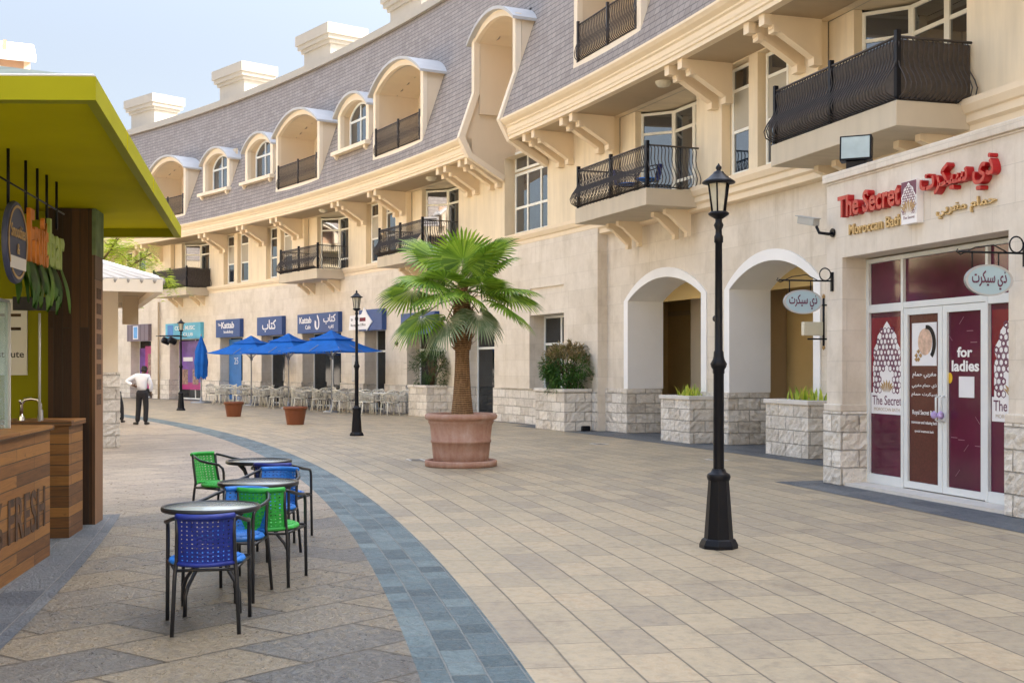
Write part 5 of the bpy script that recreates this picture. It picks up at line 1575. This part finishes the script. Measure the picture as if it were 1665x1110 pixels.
place(CS, -1.97, 8.42, 170, 'bright blue chair across the near glass table, facing the camera')
place(CG, -1.83, 8.98, 2, 'green woven chair with back turned at the middle glass table')
place(CS, -2.06, 10.15, 172, 'bright blue chair behind the middle glass table, facing the camera', True)
place(CB, -2.17, 11.20, -2, 'blue woven chair with back turned at the farthest glass table', True)
place(CG, -2.92, 12.15, -118, 'bright green chair at the left of the farthest glass table', True)
dup(CB, P(37.9, .62, 5.362), yaw(37.9) + 2.6, 'dark blue woven chair up on the balcony over the white arches', 'chairs on the balcony')
dup(CB, P(37.1, .55, 5.362), yaw(37.1) - .6, 'second blue woven chair on the balcony over the white arches, nearer its corner', 'chairs on the balcony')
t = thing('notice_board', 'small white notice board on a stand up on the balcony above the palm', 'board', P(50.9, .5, 5.362), yaw(50.9) + .9)
m = MB(); m.tube([(0, 0, 0), (0, 0, .85)], .02, 6); m.lathe([(.18, 0), (.18, .03), (.02, .05)], 12); m.build('stand', 'iron', t)
m = MB(); m.box(-.30, .30, -.015, .015, .85, 1.15); m.build('board', 'print_white', t, bevel=.01)
m = MB(); [m.box(-.22, .22, -.018, -.0155, .92 + .07 * k, .95 + .07 * k) for k in range(3)]; m.build('board_lines', 'iron', t)
M['tableglass'] = glass_dark('rippled_table_glass', (0.30, 0.33, 0.31), 0.12, 0.5)
def bistro_table(loc, rz, label):
    t = thing('bistro_table', label, 'table', loc, rz, 'round glass bistro tables by the kiosk')
    m = MB(); m.lathe([(.306, .655), (.318, .66), (.322, .675), (.318, .688), (.306, .69), (.298, .684), (.298, .66), (.306, .655)], 44, cap=False); m.build('rim', 'tube', t)
    m = MB(); m.lathe([(.299, .676), (.299, .682), (.01, .683)], 40); m.build('table_top', 'tableglass', t)
    m = MB(); m.tube([(.10 * cos(a), .10 * sin(a), .37) for a in [2 * PI * i / 16 for i in range(17)]], .009, 6); m.build('brace_ring', 'tube', t)
    for k in range(4):
        a = rad(45) + k * PI / 2
        m = MB(); c, s_ = cos(a), sin(a)
        m.tube([(.27 * c, .27 * s_, .66), (.20 * c, .20 * s_, .60), (.11 * c, .11 * s_, .43), (.10 * c, .10 * s_, .36), (.14 * c, .14 * s_, .28), (.215 * c, .215 * s_, .19), (.24 * c, .24 * s_, .13), (.245 * c, .245 * s_, 0)], .0125, 8)
        m.build('leg', 'tube', t)
    return t
BT = bistro_table((-1.99, 7.93, 0), .3, 'round glass bistro table nearest the camera')
dup(BT, (-2.03, 9.60, 0), .7, 'round glass bistro table in the middle, beside the green chair back')
dup(BT, (-2.49, 11.80, 0), .2, 'round glass bistro table farthest away, beside the lone green chair')

# ------------------------------------------------------------------ people
def skin_mesh(joints, edges, sub=2):
    me = bpy.data.meshes.new('figure')
    names = list(joints)
    me.from_pydata([joints[k][0] for k in names], [(names.index(a), names.index(b)) for a, b in edges], [])
    o = bpy.data.objects.new('figure', me); COL.objects.link(o)
    o.modifiers.new('skin', 'SKIN'); s_ = o.modifiers.new('sub', 'SUBSURF'); s_.levels = sub; s_.render_levels = sub
    for i, k in enumerate(names):
        r = joints[k][1]
        sv = me.skin_vertices[0].data[i]
        sv.radius = r if isinstance(r, tuple) else (r, r)
        sv.use_root = (i == 0)
    bpy.context.view_layer.update()
    out = bpy.data.meshes.new_from_object(o.evaluated_get(bpy.context.evaluated_depsgraph_get()))
    bpy.data.objects.remove(o); bpy.data.meshes.remove(me)
    return out
def from_mesh(me): 
    mb = MB(); mb.add([v.co.copy() for v in me.vertices], [list(p.vertices) for p in me.polygons], None, True); return mb
M['skin'] = basic('brown_skin', (0.10, 0.052, 0.032), 0.5, 0.1, 8)
M['shirt'] = basic('white_shirt', (0.72, 0.73, 0.78), 0.8, 0.05, 6, .3, 14)
M['trousers'] = basic('black_trousers', (0.012, 0.012, 0.016), 0.8, 0.2, 8, .3, 14)
M['shoe'] = basic('black_shoe', (0.010, 0.010, 0.011), 0.35, 0.1, 8)
M['hair'] = basic('black_hair', (0.010, 0.009, 0.008), 0.8, 0.2, 40)
M['greyshirt'] = basic('grey_shirt', (0.34, 0.36, 0.40), 0.8, 0.05, 6, .3, 14)
def person(loc, rz, label, J, shirt):
    t = thing('person', label, 'person', loc, rz)
    hd = J['head']
    body = {'pelvis': (J['pelvis'], .06), 'chest': (J['chest'], .06), 'neck': (J['neck'], .052), 'jaw': (tuple(Vector(hd) + Vector((0, .015, -.055))), (.062, .07)), 'head': (hd, (.073, .088)), 'crown': (tuple(Vector(hd) + Vector((0, -.005, .075))), (.055, .065))}
    ed = [('pelvis', 'chest'), ('chest', 'neck'), ('neck', 'jaw'), ('jaw', 'head'), ('head', 'crown')]
    for sd in 'LR':
        body.update({'sh' + sd: (J['sh' + sd], .055), 'el' + sd: (J['el' + sd], .042), 'wr' + sd: (J['wr' + sd], .028), 'pa' + sd: (J['pa' + sd], (.040, .020)),
                     'hip' + sd: (J['hip' + sd], .055), 'kn' + sd: (J['kn' + sd], .05), 'an' + sd: (J['an' + sd], .04)})
        ed += [('chest', 'sh' + sd), ('sh' + sd, 'el' + sd), ('el' + sd, 'wr' + sd), ('wr' + sd, 'pa' + sd), ('pelvis', 'hip' + sd), ('hip' + sd, 'kn' + sd), ('kn' + sd, 'an' + sd)]
    mb = from_mesh(skin_mesh(body, ed))
    for sd in 'LR':                                     # fingers and thumb rooted in the palm
        w_, p = Vector(J['wr' + sd]), Vector(J['pa' + sd]); d = (p - w_).normalized()
        sd_v = d.cross(Vector((0, 1, .2))).normalized(); cv = d.cross(sd_v)
        for q, L in enumerate((.075, .085, .08, .062)):
            b0 = p + sd_v * (.026 - .017 * q); mb.tube([b0 - d * .02, b0 + d * L * .5, b0 + d * L * .85 + cv * .018, b0 + d * L + cv * .035], [.009, .0085, .008, .006], 6)
        b0 = w_ + d * .03 + sd_v * .025; mb.tube([b0, b0 + d * .03 + sd_v * .03, b0 + d * .062 + sd_v * .034], [.011, .010, .007], 6)
    H = Vector(hd)
    for x in (-1, 1): mb.lathe([(.004, -.03), (.018, -.012), (.02, .012), (.006, .03)], 8, tuple(H + Vector((x * .078, -.005, 0))))
    mb.tube([tuple(H + Vector((0, .085, .03))), tuple(H + Vector((0, .108, -.012))), tuple(H + Vector((0, .092, -.022)))], [.008, .014, .008], 6)
    bo = mb.build('body', 'skin', t)
    fm = MB()
    for x in (-.03, .03): fm.lathe([(.003, -.008), (.012, 0), (.003, .008)], 8, tuple(H + Vector((x, .082, .022))))
    fm.tube([tuple(H + Vector((-.025, .083, -.052))), tuple(H + Vector((0, .09, -.055))), tuple(H + Vector((.025, .083, -.052)))], .006, 5)
    fm.build('face_features', 'hair', t)
    hr = {'a': (tuple(H + Vector((0, -.03, .0))), (.074, .07)), 'b': (tuple(H + Vector((0, -.012, .07))), (.068, .085)), 'c': (tuple(H + Vector((0, -.05, -.06))), (.05, .035))}
    from_mesh(skin_mesh(hr, [('a', 'b'), ('a', 'c')])).build('hair', 'hair', t)
    sh = {'belt': (J['pelvis'], (.155, .115)), 'waist': (J['spine'], (.15, .105)), 'chest': (J['chest'], (.165, .115)), 'col': (tuple(Vector(J['chest']).lerp(Vector(J['neck']), .75)), .07)}
    e2 = [('belt', 'waist'), ('waist', 'chest'), ('chest', 'col')]
    for sd in 'LR':
        sh.update({'sh' + sd: (J['sh' + sd], .078), 'el' + sd: (J['el' + sd], .062), 'wr' + sd: (tuple(Vector(J['el' + sd]).lerp(Vector(J['wr' + sd]), .93)), .044)})
        e2 += [('chest', 'sh' + sd), ('sh' + sd, 'el' + sd), ('el' + sd, 'wr' + sd)]
    from_mesh(skin_mesh(sh, e2)).build('shirt', shirt, t)
    pl_ = Vector(J['pelvis'])
    tr = {'hipc': (tuple(pl_ + Vector((0, 0, -.04))), (.150, .118)), 'top': (tuple(pl_ + Vector((0, 0, .07))), (.152, .118))}
    e3 = [('hipc', 'top')]
    for sd in 'LR':
        tr.update({'hip' + sd: (tuple(Vector(J['hip' + sd]) + Vector((0, 0, -.08))), .098), 'kn' + sd: (J['kn' + sd], .078), 'an' + sd: (tuple(Vector(J['an' + sd]) + Vector((0, 0, -.03))), .068)})
        e3 += [('hipc', 'hip' + sd), ('hip' + sd, 'kn' + sd), ('kn' + sd, 'an' + sd)]
    from_mesh(skin_mesh(tr, e3)).build('trousers', 'trousers', t)
    for sd in 'LR':
        a = Vector(J['an' + sd]); d = Vector(J['toe' + sd])
        f = {'h': ((a.x - d.x * .04, a.y - d.y * .04, .045), (.04, .045)), 'm': ((a.x + d.x * .08, a.y + d.y * .08, .045), (.045, .042)), 't': ((a.x + d.x * .19, a.y + d.y * .19, .03), (.038, .028))}
        from_mesh(skin_mesh(f, [('h', 'm'), ('m', 't')])).build('shoe', 'shoe', t)
    return t
J1 = dict(pelvis=(0, 0, .93), spine=(0, -.01, 1.1), chest=(.0, -.01, 1.29), neck=(.03, .03, 1.44), head=(.045, .07, 1.555),
          shL=(-.17, -.01, 1.355), elL=(-.43, -.06, 1.20), wrL=(-.22, -.14, 1.10), paL=(-.15, -.16, 1.08), shR=(.17, 0, 1.345), elR=(.235, .02, 1.10), wrR=(.215, .09, .90), paR=(.21, .11, .82),
          hipL=(-.085, 0, .90), knL=(-.105, .02, .49), anL=(-.135, 0, .09), toeL=(-.75, .6), hipR=(.085, 0, .90), knR=(.10, .03, .49), anR=(.09, 0, .09), toeR=(.25, .95))
person((-10.30, 33.4, 0), 0, 'man in white shirt and black trousers seen from behind, hand on hip', J1, 'shirt')
J2 = dict(pelvis=(-.16, 0, .88), spine=(-.26, .02, 1.03), chest=(-.38, .03, 1.2), neck=(-.46, .05, 1.33), head=(-.5, .08, 1.45),
          shL=(-.55, .02, 1.24), elL=(-.6, .08, 1.0), wrL=(-.56, .2, .84), paL=(-.55, .23, .77), shR=(-.24, .02, 1.27), elR=(-.2, .1, 1.04), wrR=(-.34, .24, .95), paR=(-.40, .28, .93),
          hipL=(-.24, 0, .85), knL=(-.2, .06, .47), anL=(-.22, .04, .09), toeL=(-.3, .9), hipR=(-.08, 0, .86), knR=(0, .03, .48), anR=(.02, 0, .09), toeR=(.1, 1.0))
person((-11.28, 34.6, 0), 0, 'person in black trousers mostly hidden behind the white kiosk column', J2, 'greyshirt')

# ------------------------------------------------------------------ juice kiosk on the left
KR = math.atan2(.152, .988)
KO = Vector((-3.93, 10.2, 0))
M['wood'] = planks('kiosk_planks', [(0.07, 0.027, 0.007), (0.17, 0.070, 0.016), (0.28, 0.125, 0.028), (0.13, 0.060, 0.020)], .098, 1.1)
M['wooddark'] = planks('dark_pillar_boards', [(0.024, 0.010, 0.0035), (0.055, 0.023, 0.008), (0.10, 0.045, 0.014)], .085, 4.0, 'zx', rough=.8)
M['woodpost'] = planks('brown_post_boards', [(0.10, 0.045, 0.018), (0.17, 0.078, 0.032), (0.22, 0.11, 0.05)], .5, 5.0, 'zx')
M['lime'] = basic('lime_green_paint', (0.29, 0.285, 0.004), 0.6, 0.08, 1.2, .05, 30, 0, .15)
M['limedark'] = basic('olive_lime_soffit', (0.54, 0.475, 0.003), 0.8, 0.08, 1.2, 0, 30, 0, .05)
M['membrane'] = basic('grey_green_roof_membrane', (0.17, 0.20, 0.165), 0.8, 0.3, 2.5, .4, 6)
K = thing('juice_kiosk', 'lime green juice kiosk with plank clad counters and dark wooden pillar', 'kiosk', KO, KR)
m = MB(); m.box(-.62, 0, -4.6, 0, 0, 1.07); m.build('counter', 'wood', K)
MB().box(-.70, .03, -4.6, .03, 1.07, 1.11).build('counter_top', 'wood', K, bevel=.006)
m = MB(); m.box(-.72, -.06, 1.05, 1.69, 0, 1.05); o = m.build('counter', 'wood', K); MB().box(-.76, -.03, 1.02, 1.70, 1.05, 1.10).build('counter_top', 'wood', o, bevel=.006)
m = MB(); m.box(-.46, -.03, 2.02, 2.42, 0, 3.21); pi_ = m.build('pillar', 'wooddark', K)
MB().box(-.03, .0, 2.01, 2.43, 0, 2.74).build('pillar_board', 'woodpost', pi_)
MB().box(-.03, .006, 2.0, 2.44, 2.74, 3.21).build('pillar_head', basic('worn_green_paint', (0.14, 0.20, 0.09), 0.7, 0.35, 5), pi_)
for q in range(8): MB().box(.0, .003, 2.09, 2.33, 2.30 - q * .155, 2.41 - q * .155).build('stencil', basic('burnt_stencil', (0.07, 0.034, 0.016), 0.8, 0.8, 60), pi_)
m = MB(); m.box(-4.2, -.46, 2.30, 2.42, 0, 3.21); m.box(-4.2, -4.08, -4.6, 2.30, 0, 3.21); m.build('back_wall', 'lime', K)
def burn(): return basic('burnt_letter', (0.07, 0.036, 0.018), 0.85, 0.75, 14)
M['burn'] = burn()
lt = lettering('100% FRESH', 'burn', K, .0, 0, .28, 2.2, .34, .003, .02, PI / 2)
for v in lt.data.vertices: v.co = (.0035 - 0.0 + (v.co.x), v.co.y - 1.30, v.co.z)
lt = lettering('Fruit', 'burn', K, 0, 0, 2.42, .62, .42, .03, .03, PI / 2, 'sign_letters'); lt.data.materials[0] = basic('orange_letter', (0.62, 0.20, 0.030), 0.6, 0.15, 6)
for v in lt.data.vertices: v.co = (v.co.x + .02, v.co.y - .58, v.co.z)
lt = lettering('bar', 'burn', K, 0, 0, 2.44, .56, .40, .03, .03, PI / 2, 'sign_letters'); lt.data.materials[0] = basic('pale_green_letter', (0.36, 0.46, 0.13), 0.6, 0.15, 6)
for v in lt.data.vertices: v.co = (v.co.x + .02, v.co.y + .06, v.co.z)
m = MB()
m.tube([(.0, -2.2, 2.97), (.0, .55, 2.97)], .008, 5)
for y in (-.83, -.45, -.12, .25, -1.35): m.tube([(.0, y, 2.8), (.0, y, 3.22)], .012, 6)
m.build('sign_rail', 'iron', K)
m = MB(); A = Matrix.Translation((.03, -1.28, 2.53)) @ Matrix.Rotation(rad(90), 4, 'Y')
m.lathe([(.30, -.02), (.31, 0), (.30, .02)], 36, mat=A); lg = m.build('round_sign', basic('slate_blue_disc', (0.045, 0.055, 0.12), 0.5, 0.1, 3), K)
m = MB(); A2 = Matrix.Translation((.053, -1.28, 2.53)) @ Matrix.Rotation(rad(90), 4, 'Y')
o_ = [(.275 * cos(2 * PI * i / 36), .275 * sin(2 * PI * i / 36), 0) for i in range(37)]; i_ = [(.255 * cos(2 * PI * i / 36), .255 * sin(2 * PI * i / 36), 0) for i in range(37)]
m.ring(o_, i_, (0, 0, .004), A2); m.build('round_sign_edge', 'print_gold', lg)
for tx, z, w_, h_ in (('Smoothies', 2.56, .42, .10), ('&', 2.44, .07, .08)):
    l2 = lettering(tx, 'print_gold', lg, 0, 0, z, w_, h_, .004, .01, PI / 2)
    for v in l2.data.vertices: v.co = (v.co.x + .055, v.co.y - 1.28, v.co.z)
MB().box(.052, .058, -1.5, -1.06, 2.33, 2.42).build('ribbon', 'print_white', lg)
m = MB(); rng = random.Random(5)
for k in range(30):                                     # banana leaves under the letters
    y = -.85 + k * .048; L = rng.uniform(.24, .42); w_ = rng.uniform(.07, .13); x = rng.uniform(-.12, .02); dy = rng.uniform(-.12, .12)
    vs, fs = [], []
    for q in range(7):
        t_ = q / 6; ww = w_ * math.sin(PI * (t_ * .9 + .1)) ** .7
        z = 2.48 - L * t_; yy = y + dy * t_ * t_; xx = x + .06 * math.sin(t_ * 2.2)
        vs += [(xx, yy - ww, z), (xx + .015, yy, z - .01), (xx, yy + ww, z)]
    for q in range(6): fs += [(3 * q, 3 * q + 1, 3 * q + 4, 3 * q + 3), (3 * q + 1, 3 * q + 2, 3 * q + 5, 3 * q + 4)]
    m.add(vs, fs, None, True)
m.build('banana_leaves', leafy('banana_leaf', [(0.02, 0.07, 0.008), (0.06, 0.16, 0.015), (0.16, 0.28, 0.03)], 4, .3), K)
M['clear'] = glass_clear('clear_glass_guard', (0.80, 0.93, 0.93), .72)
g_ = MB().box(-.22, -.21, -4.5, -.50, 1.115, 2.12).build('glass_guard', 'clear', K)
m = MB(); m.box(-.235, -.195, -.52, -.49, 1.11, 2.12); m.box(-.235, -.195, -4.5, -.52, 2.12, 2.14); m.tube([(-.3, .95, 1.1), (-.3, .95, 2.1)], .012, 6); m.build('guard_post', 'zinc', g_)
MB().box(-.40, -.02, .40, .43, 2.10, 2.22).build('name_board', 'iron', K)
MB().box(-3.6, -.72, 2.27, 2.296, 1.52, 2.30).build('wall_poster', 'print_white', K)
lettering('Fruit Institute', basic('black_print', (.02, .02, .025), .5, .1, 4), K, -1.03, 2.268, 1.70, .56, .07, .003, .01)
for q, z in enumerate((2.12, 1.98)): MB().box(-1.0 + .06 * q, -.78, 2.262, 2.268, z, z + .03).build('poster_line', 'burn', K)
MB().box(-.42, -.35, 2.20, 2.298, 1.25, 1.62).build('label_strip', 'zinc', K)
m = MB(); m.tube([(-.52, 1.2, 1.10), (-.52, 1.2, 1.25), (-.49, 1.2, 1.295), (-.43, 1.2, 1.305), (-.37, 1.2, 1.295), (-.35, 1.2, 1.25), (-.35, 1.2, 1.10)], .017, 8); m.lathe([(.035, 1.10), (.03, 1.14)], 12, (-.52, 1.2, 0)); m.lathe([(.03, 1.10), (.026, 1.2)], 12, (-.35, 1.2, 0)); m.tube([(-.52, 1.2, 1.25), (-.52, 1.13, 1.29)], .012, 6)
m.build('tap', basic('chrome', (0.7, 0.7, 0.72), 0.12, 0.03, 4, 0, 30, 1.0), K)
# interior shelf with cups and fruit
m = MB(); m.box(-3.9, -1.6, 1.7, 2.26, 0, 1.0); m.build('back_counter', 'wooddark', K)
# canopy: plan corners in world coordinates
cw = [(-2.37, 6.83), (-3.89, 14.1), (-7.8, 14.1), (-7.6, 6.70)]
ki = Matrix.Translation(KO) @ rot_about(KR); ki.invert()
lc = [ki @ Vector((x, y, 0)) for x, y in cw]
cen = sum(lc, Vector()) / 4
def inset(p, d): return p + (cen - p).normalized() * d
m = MB()
ZB, ZT = 3.12, 3.255
o_ = [Vector((p.x, p.y, ZB)) for p in lc]; i_ = [Vector((inset(p, .13).x, inset(p, .13).y, ZB)) for p in lc]
m.ring(o_ + [o_[0]], i_ + [i_[0]], (0, 0, ZT - ZB)); m.build('canopy_fascia', 'lime', K)
MB().quad(*[Vector((inset(p, .10).x, inset(p, .10).y, ZB + .095)) for p in lc]).build('canopy_soffit', 'limedark', K)
m = MB(); ap = Vector((cen.x - .2, cen.y, 4.35))
rim = [Vector((inset(p, .04).x, inset(p, .04).y, ZT + .004)) for p in lc]
rng = random.Random(2)
for a, b in zip(rim, rim[1:] + rim[:1]):
    k = 8
    vs = [a.lerp(b, i / k).lerp(ap, j / k) + Vector((0, 0, rng.uniform(-.015, .02) if 0 < j < k and 0 < i < k else 0)) for j in range(k + 1) for i in range(k + 1)]
    m.add(vs, [(j * (k + 1) + i, j * (k + 1) + i + 1, (j + 1) * (k + 1) + i + 1, (j + 1) * (k + 1) + i) for j in range(k) for i in range(k)])
rf = m.build('kiosk_roof', 'membrane', K)
sm = MB()                                               # metal flashing along the roof edge, joints in the fascia
for a, b in zip(rim, rim[1:] + rim[:1]): sm.tube([a + Vector((0, 0, .006)), b + Vector((0, 0, .006))], .012, 5)
sm.build('roof_flashing', 'zinc', rf)
sm = MB()
e0, e1, e3 = lc[0], lc[1], lc[3]
for q in (.22, .5, .78):
    p = e0.lerp(e1, q); sm.box(p.x - .004, p.x + .004, p.y - .003, p.y + .003, ZB + .002, ZT - .002)
    p = e0.lerp(e3, q * .6); sm.box(p.x - .003, p.x + .003, p.y - .004, p.y + .004, ZB + .002, ZT - .002)
sm.build('fascia_joints', 'limedark', K)
m = MB(); a = rim[3].lerp(rim[0], .72); m.add([a + Vector((.0, .05, .03)), a + Vector((.5, .09, .02)), a + Vector((.3, .12, .07)), a + Vector((.02, .1, .09))], [(0, 1, 2, 3)]); m.build('torn_patch', 'iron', rf)

# ------------------------------------------------------------------ white tiled kiosk behind it
WS = 39.2
W = thing('white_kiosk', 'small white kiosk with pale tiled hip roof and stone column', 'kiosk', P(WS, 12.6), yaw(WS))
# local y grows towards the far wall of the street; -y is away from it, so the street front is at +y... kept square to the arc
M['paletile'] = basic('white_roof_tile', (0.40, 0.365, 0.32), 0.7, 0.08, 5, .2, 20)
def wloc(x, y):                                          # a plan point given in world metres
    v = (Matrix.Translation(W.location) @ rot_about(W.rotation_euler.z)).inverted() @ Vector((x, y, 0)); return Vector((v.x, v.y, 0))
A_, B_ = wloc(-6.42, 22.05), wloc(-8.75, 28.2)
inw = Vector((0, -1, 0)) if (wloc(-9, 24) - A_).y < 0 else Vector((0, 1, 0))
C_ = A_ + inw * 4.6; D_ = B_ + inw * 4.6
A_, B_, C_, D_ = [Vector((p.x, p.y, 0)) for p in (A_, B_, C_, D_)]
quad_ = [A_, B_, D_, C_]
m = MB()
o_ = [p + Vector((0, 0, 2.98)) for p in quad_]; cq = sum(quad_, Vector()) / 4
i_ = [p + (cq - p).normalized() * .22 + Vector((0, 0, 2.98)) for p in quad_]
m.ring(o_ + [o_[0]], i_ + [i_[0]], (0, 0, .23)); m.build('eaves_beam', 'pale', W)
MB().quad(*[p + (cq - p).normalized() * .2 + Vector((0, 0, 3.10)) for p in quad_]).build('soffit', 'soffit', W)
ap = cq + Vector((0, 0, 4.10))
m = MB()
for a, b in zip(o_, o_[1:] + o_[:1]):
    a = a + Vector((0, 0, .24)); b = b + Vector((0, 0, .24)); k = 20
    for i in range(k):
        p0, p1 = a.lerp(b, i / k), a.lerp(b, (i + 1) / k)
        m.tube([p0.lerp(p1, .5) - Vector((0, 0, .04)), p0.lerp(p1, .5).lerp(ap, .96) - Vector((0, 0, .04))], [.24 * (p1 - p0).length, .03], 8)
    m.quad(a, b, ap)
m.build('roof', 'paletile', W)
m = MB()
for p in quad_: m.tube([p.lerp(cq, .04) + Vector((0, 0, 3.24)), p.lerp(cq, 1) + Vector((0, 0, 4.13))], .055, 8)
m.build('ridge_tiles', 'white', W)
colp = []
for x, y in ((-8.05, 24.0), (-9.4, 27.6)):
    p = wloc(x, y)
    m = MB(); m.box(p.x - .15, p.x + .15, p.y - .15, p.y + .15, 1.5, 3.1); c_ = m.build('column', 'pale', W)
    m = MB(); rock_box(m, p.x - .18, p.x + .18, p.y - .18, p.y + .18, 0, 1.5, .02); m.build('column_base', 'rock', c_)
p0, p1 = wloc(-8.9, 25.2), wloc(-10.5, 29.0)
m = MB(); lo = Vector((min(p0.x, p1.x), min(p0.y, p1.y), 0)); hi = Vector((max(p0.x, p1.x), max(p0.y, p1.y), 0))
m.box(lo.x, hi.x, lo.y, hi.y, 0, 3.1); m.build('kiosk_wall', 'pale', W)
p = wloc(-8.02, 25.2)
MB().box(p.x - .05, p.x + .05, p.y - .16, p.y + .16, 2.5, 3.08).build('speaker_box', 'soffit', W)

# ------------------------------------------------------------------ tree
TR = thing('flame_tree', 'spreading feathery yellow green tree rising behind the white kiosk roof', 'tree', (-13.1, 36.0, 0))
m = MB(); rng = random.Random(21)
m.tube([(0, 0, 0), (.05, 0, 1.2), (.0, .1, 2.3), (.15, .05, 3.0)], [.2, .16, .13, .11], 10)
twigs = []
for k in range(11):
    a = k * 2 * PI / 11 + rng.uniform(-.2, .2); L = rng.uniform(1.7, 2.7); h = rng.uniform(.7, 2.1)
    p = [Vector((.12, .05, 2.6 + .05 * k)), Vector((cos(a) * L * .4, sin(a) * L * .4, 3.3 + h * .55)), Vector((cos(a) * L, sin(a) * L, 3.4 + h))]
    m.tube(p, [.075, .05, .018], 6)
    for q in range(7):
        t_ = rng.uniform(.35, 1); b0 = p[1].lerp(p[2], t_); d = Vector((rng.gauss(0, 1), rng.gauss(0, 1), rng.gauss(.1, .4))).normalized() * rng.uniform(.5, 1.1)
        m.tube([b0, b0 + d * .6 + Vector((0, 0, .06)), b0 + d], [.018, .012, .005], 4); twigs.append((b0, d))
m.build('trunk', 'bark', TR)
m = MB()
for b0, d in twigs:
    for q in range(20):
        o = b0 + d * rng.uniform(.25, 1.1) + Vector((rng.gauss(0, .16), rng.gauss(0, .16), rng.gauss(.03, .09)))
        ax = Vector((rng.gauss(0, 1), rng.gauss(0, 1), rng.gauss(-.1, .25))).normalized(); sd = ax.cross(Vector((0, 0, 1))).normalized()
        for r_ in range(7):
            c0 = o + ax * (.05 * r_ - .02) + Vector((0, 0, -.006 * r_ * r_))
            for sg in (-1, 1):
                e = c0 + sd * sg * .11 + ax * .03 + Vector((0, 0, -.012)); m.add([c0, c0 + ax * .03, e + ax * .015, e], [(0, 1, 2, 3)])
m.build('crown', leafy('feathery_leaf', [(0.24, 0.36, 0.02), (0.44, 0.56, 0.04), (0.64, 0.72, 0.08)], 2.5, .5), TR)

# ------------------------------------------------------------------ the building across the street
LB = thing('facing_building', 'cream building across the street with grey roof, one arched dormer showing above the kiosk', 'building', P(45, 15))
m = MB(); holed(m, 43.7, 84, 0, 7.8, [(46 + 4 * k, 47.6 + 4 * k, 4.9, 7.0, -.25) for k in range(9)] + [(46 + 4 * k, 48.6 + 4 * k, 0, 2.9, -.4) for k in range(9)], lambda s, v, d: P(s, 14.4 - d, v)); m.build('wall', 'stucco', LB, world=True)
m = MB(); arc_sweep(m, [(13.6, 7.8), (13.5, 8.2), (14.4, 8.25), (14.4, 7.8)], 43.7, 84, 1.0, True); m.build('cornice', 'trim', LB, world=True)
m = MB(); arc_sweep(m, [(13.7, 8.25), (15.4, 10.6), (26, 10.6), (26, 0)], 43.7, 84, 1.0)
m.build('roof', 'shingle', LB, world=True)
m = MB()
for q in (43.7, 84): m.quad(P(q, 14.4, 0), P(q, 26, 0), P(q, 26, 10.6), P(q, 15.4, 10.6), P(q, 13.7, 8.25), P(q, 14.4, 8.2))
m.build('end_wall', 'stucco', LB, world=True)
for k in range(9):
    s = 46.8 + 4 * k
    f, gl = MB(), MB(); framed(f, gl, -.8, .8, 4.9, 7.0, [0], [6.3]); o = f.build('window', 'upvc', LB, P(s, 14.6) - LB.location, yaw(s) + PI); gl.build('pane', 'glass', o)
    f, gl = MB(), MB(); framed(f, gl, -.8, 1.8, 0.02, 2.9, [.5], [2.2]); o = f.build('shop_window', 'alu', LB, P(s, 14.75) - LB.location, yaw(s) + PI); gl.build('pane', 'shopglass', o)
for s in (46.0, 52.0, 58.2):
    m = MB(); front(m, 2.9, 8.8, 9.35, 8.2, .2, .14); D = m.build('dormer', 'pale', LB, P(s, 13.2) - LB.location, yaw(s) + PI)
    m = MB(); barrel(m, 2.9, 8.8, 9.35, -.12, 2.6); m.build('dormer_roof', 'white', D)
    m = MB(); m.box(-1.4, 1.4, .5, .58, 8.2, 9.2); m.box(-1.42, -1.25, .14, 1.2, 8.2, 8.85); m.box(1.25, 1.42, .14, 1.2, 8.2, 8.85); m.build('dormer_recess', basic('dormer_back', (.5, .33, .22), .8, .05, 2) if s == 46.0 else bpy.data.materials['dormer_back'], D)
bpy.context.view_layer.update()
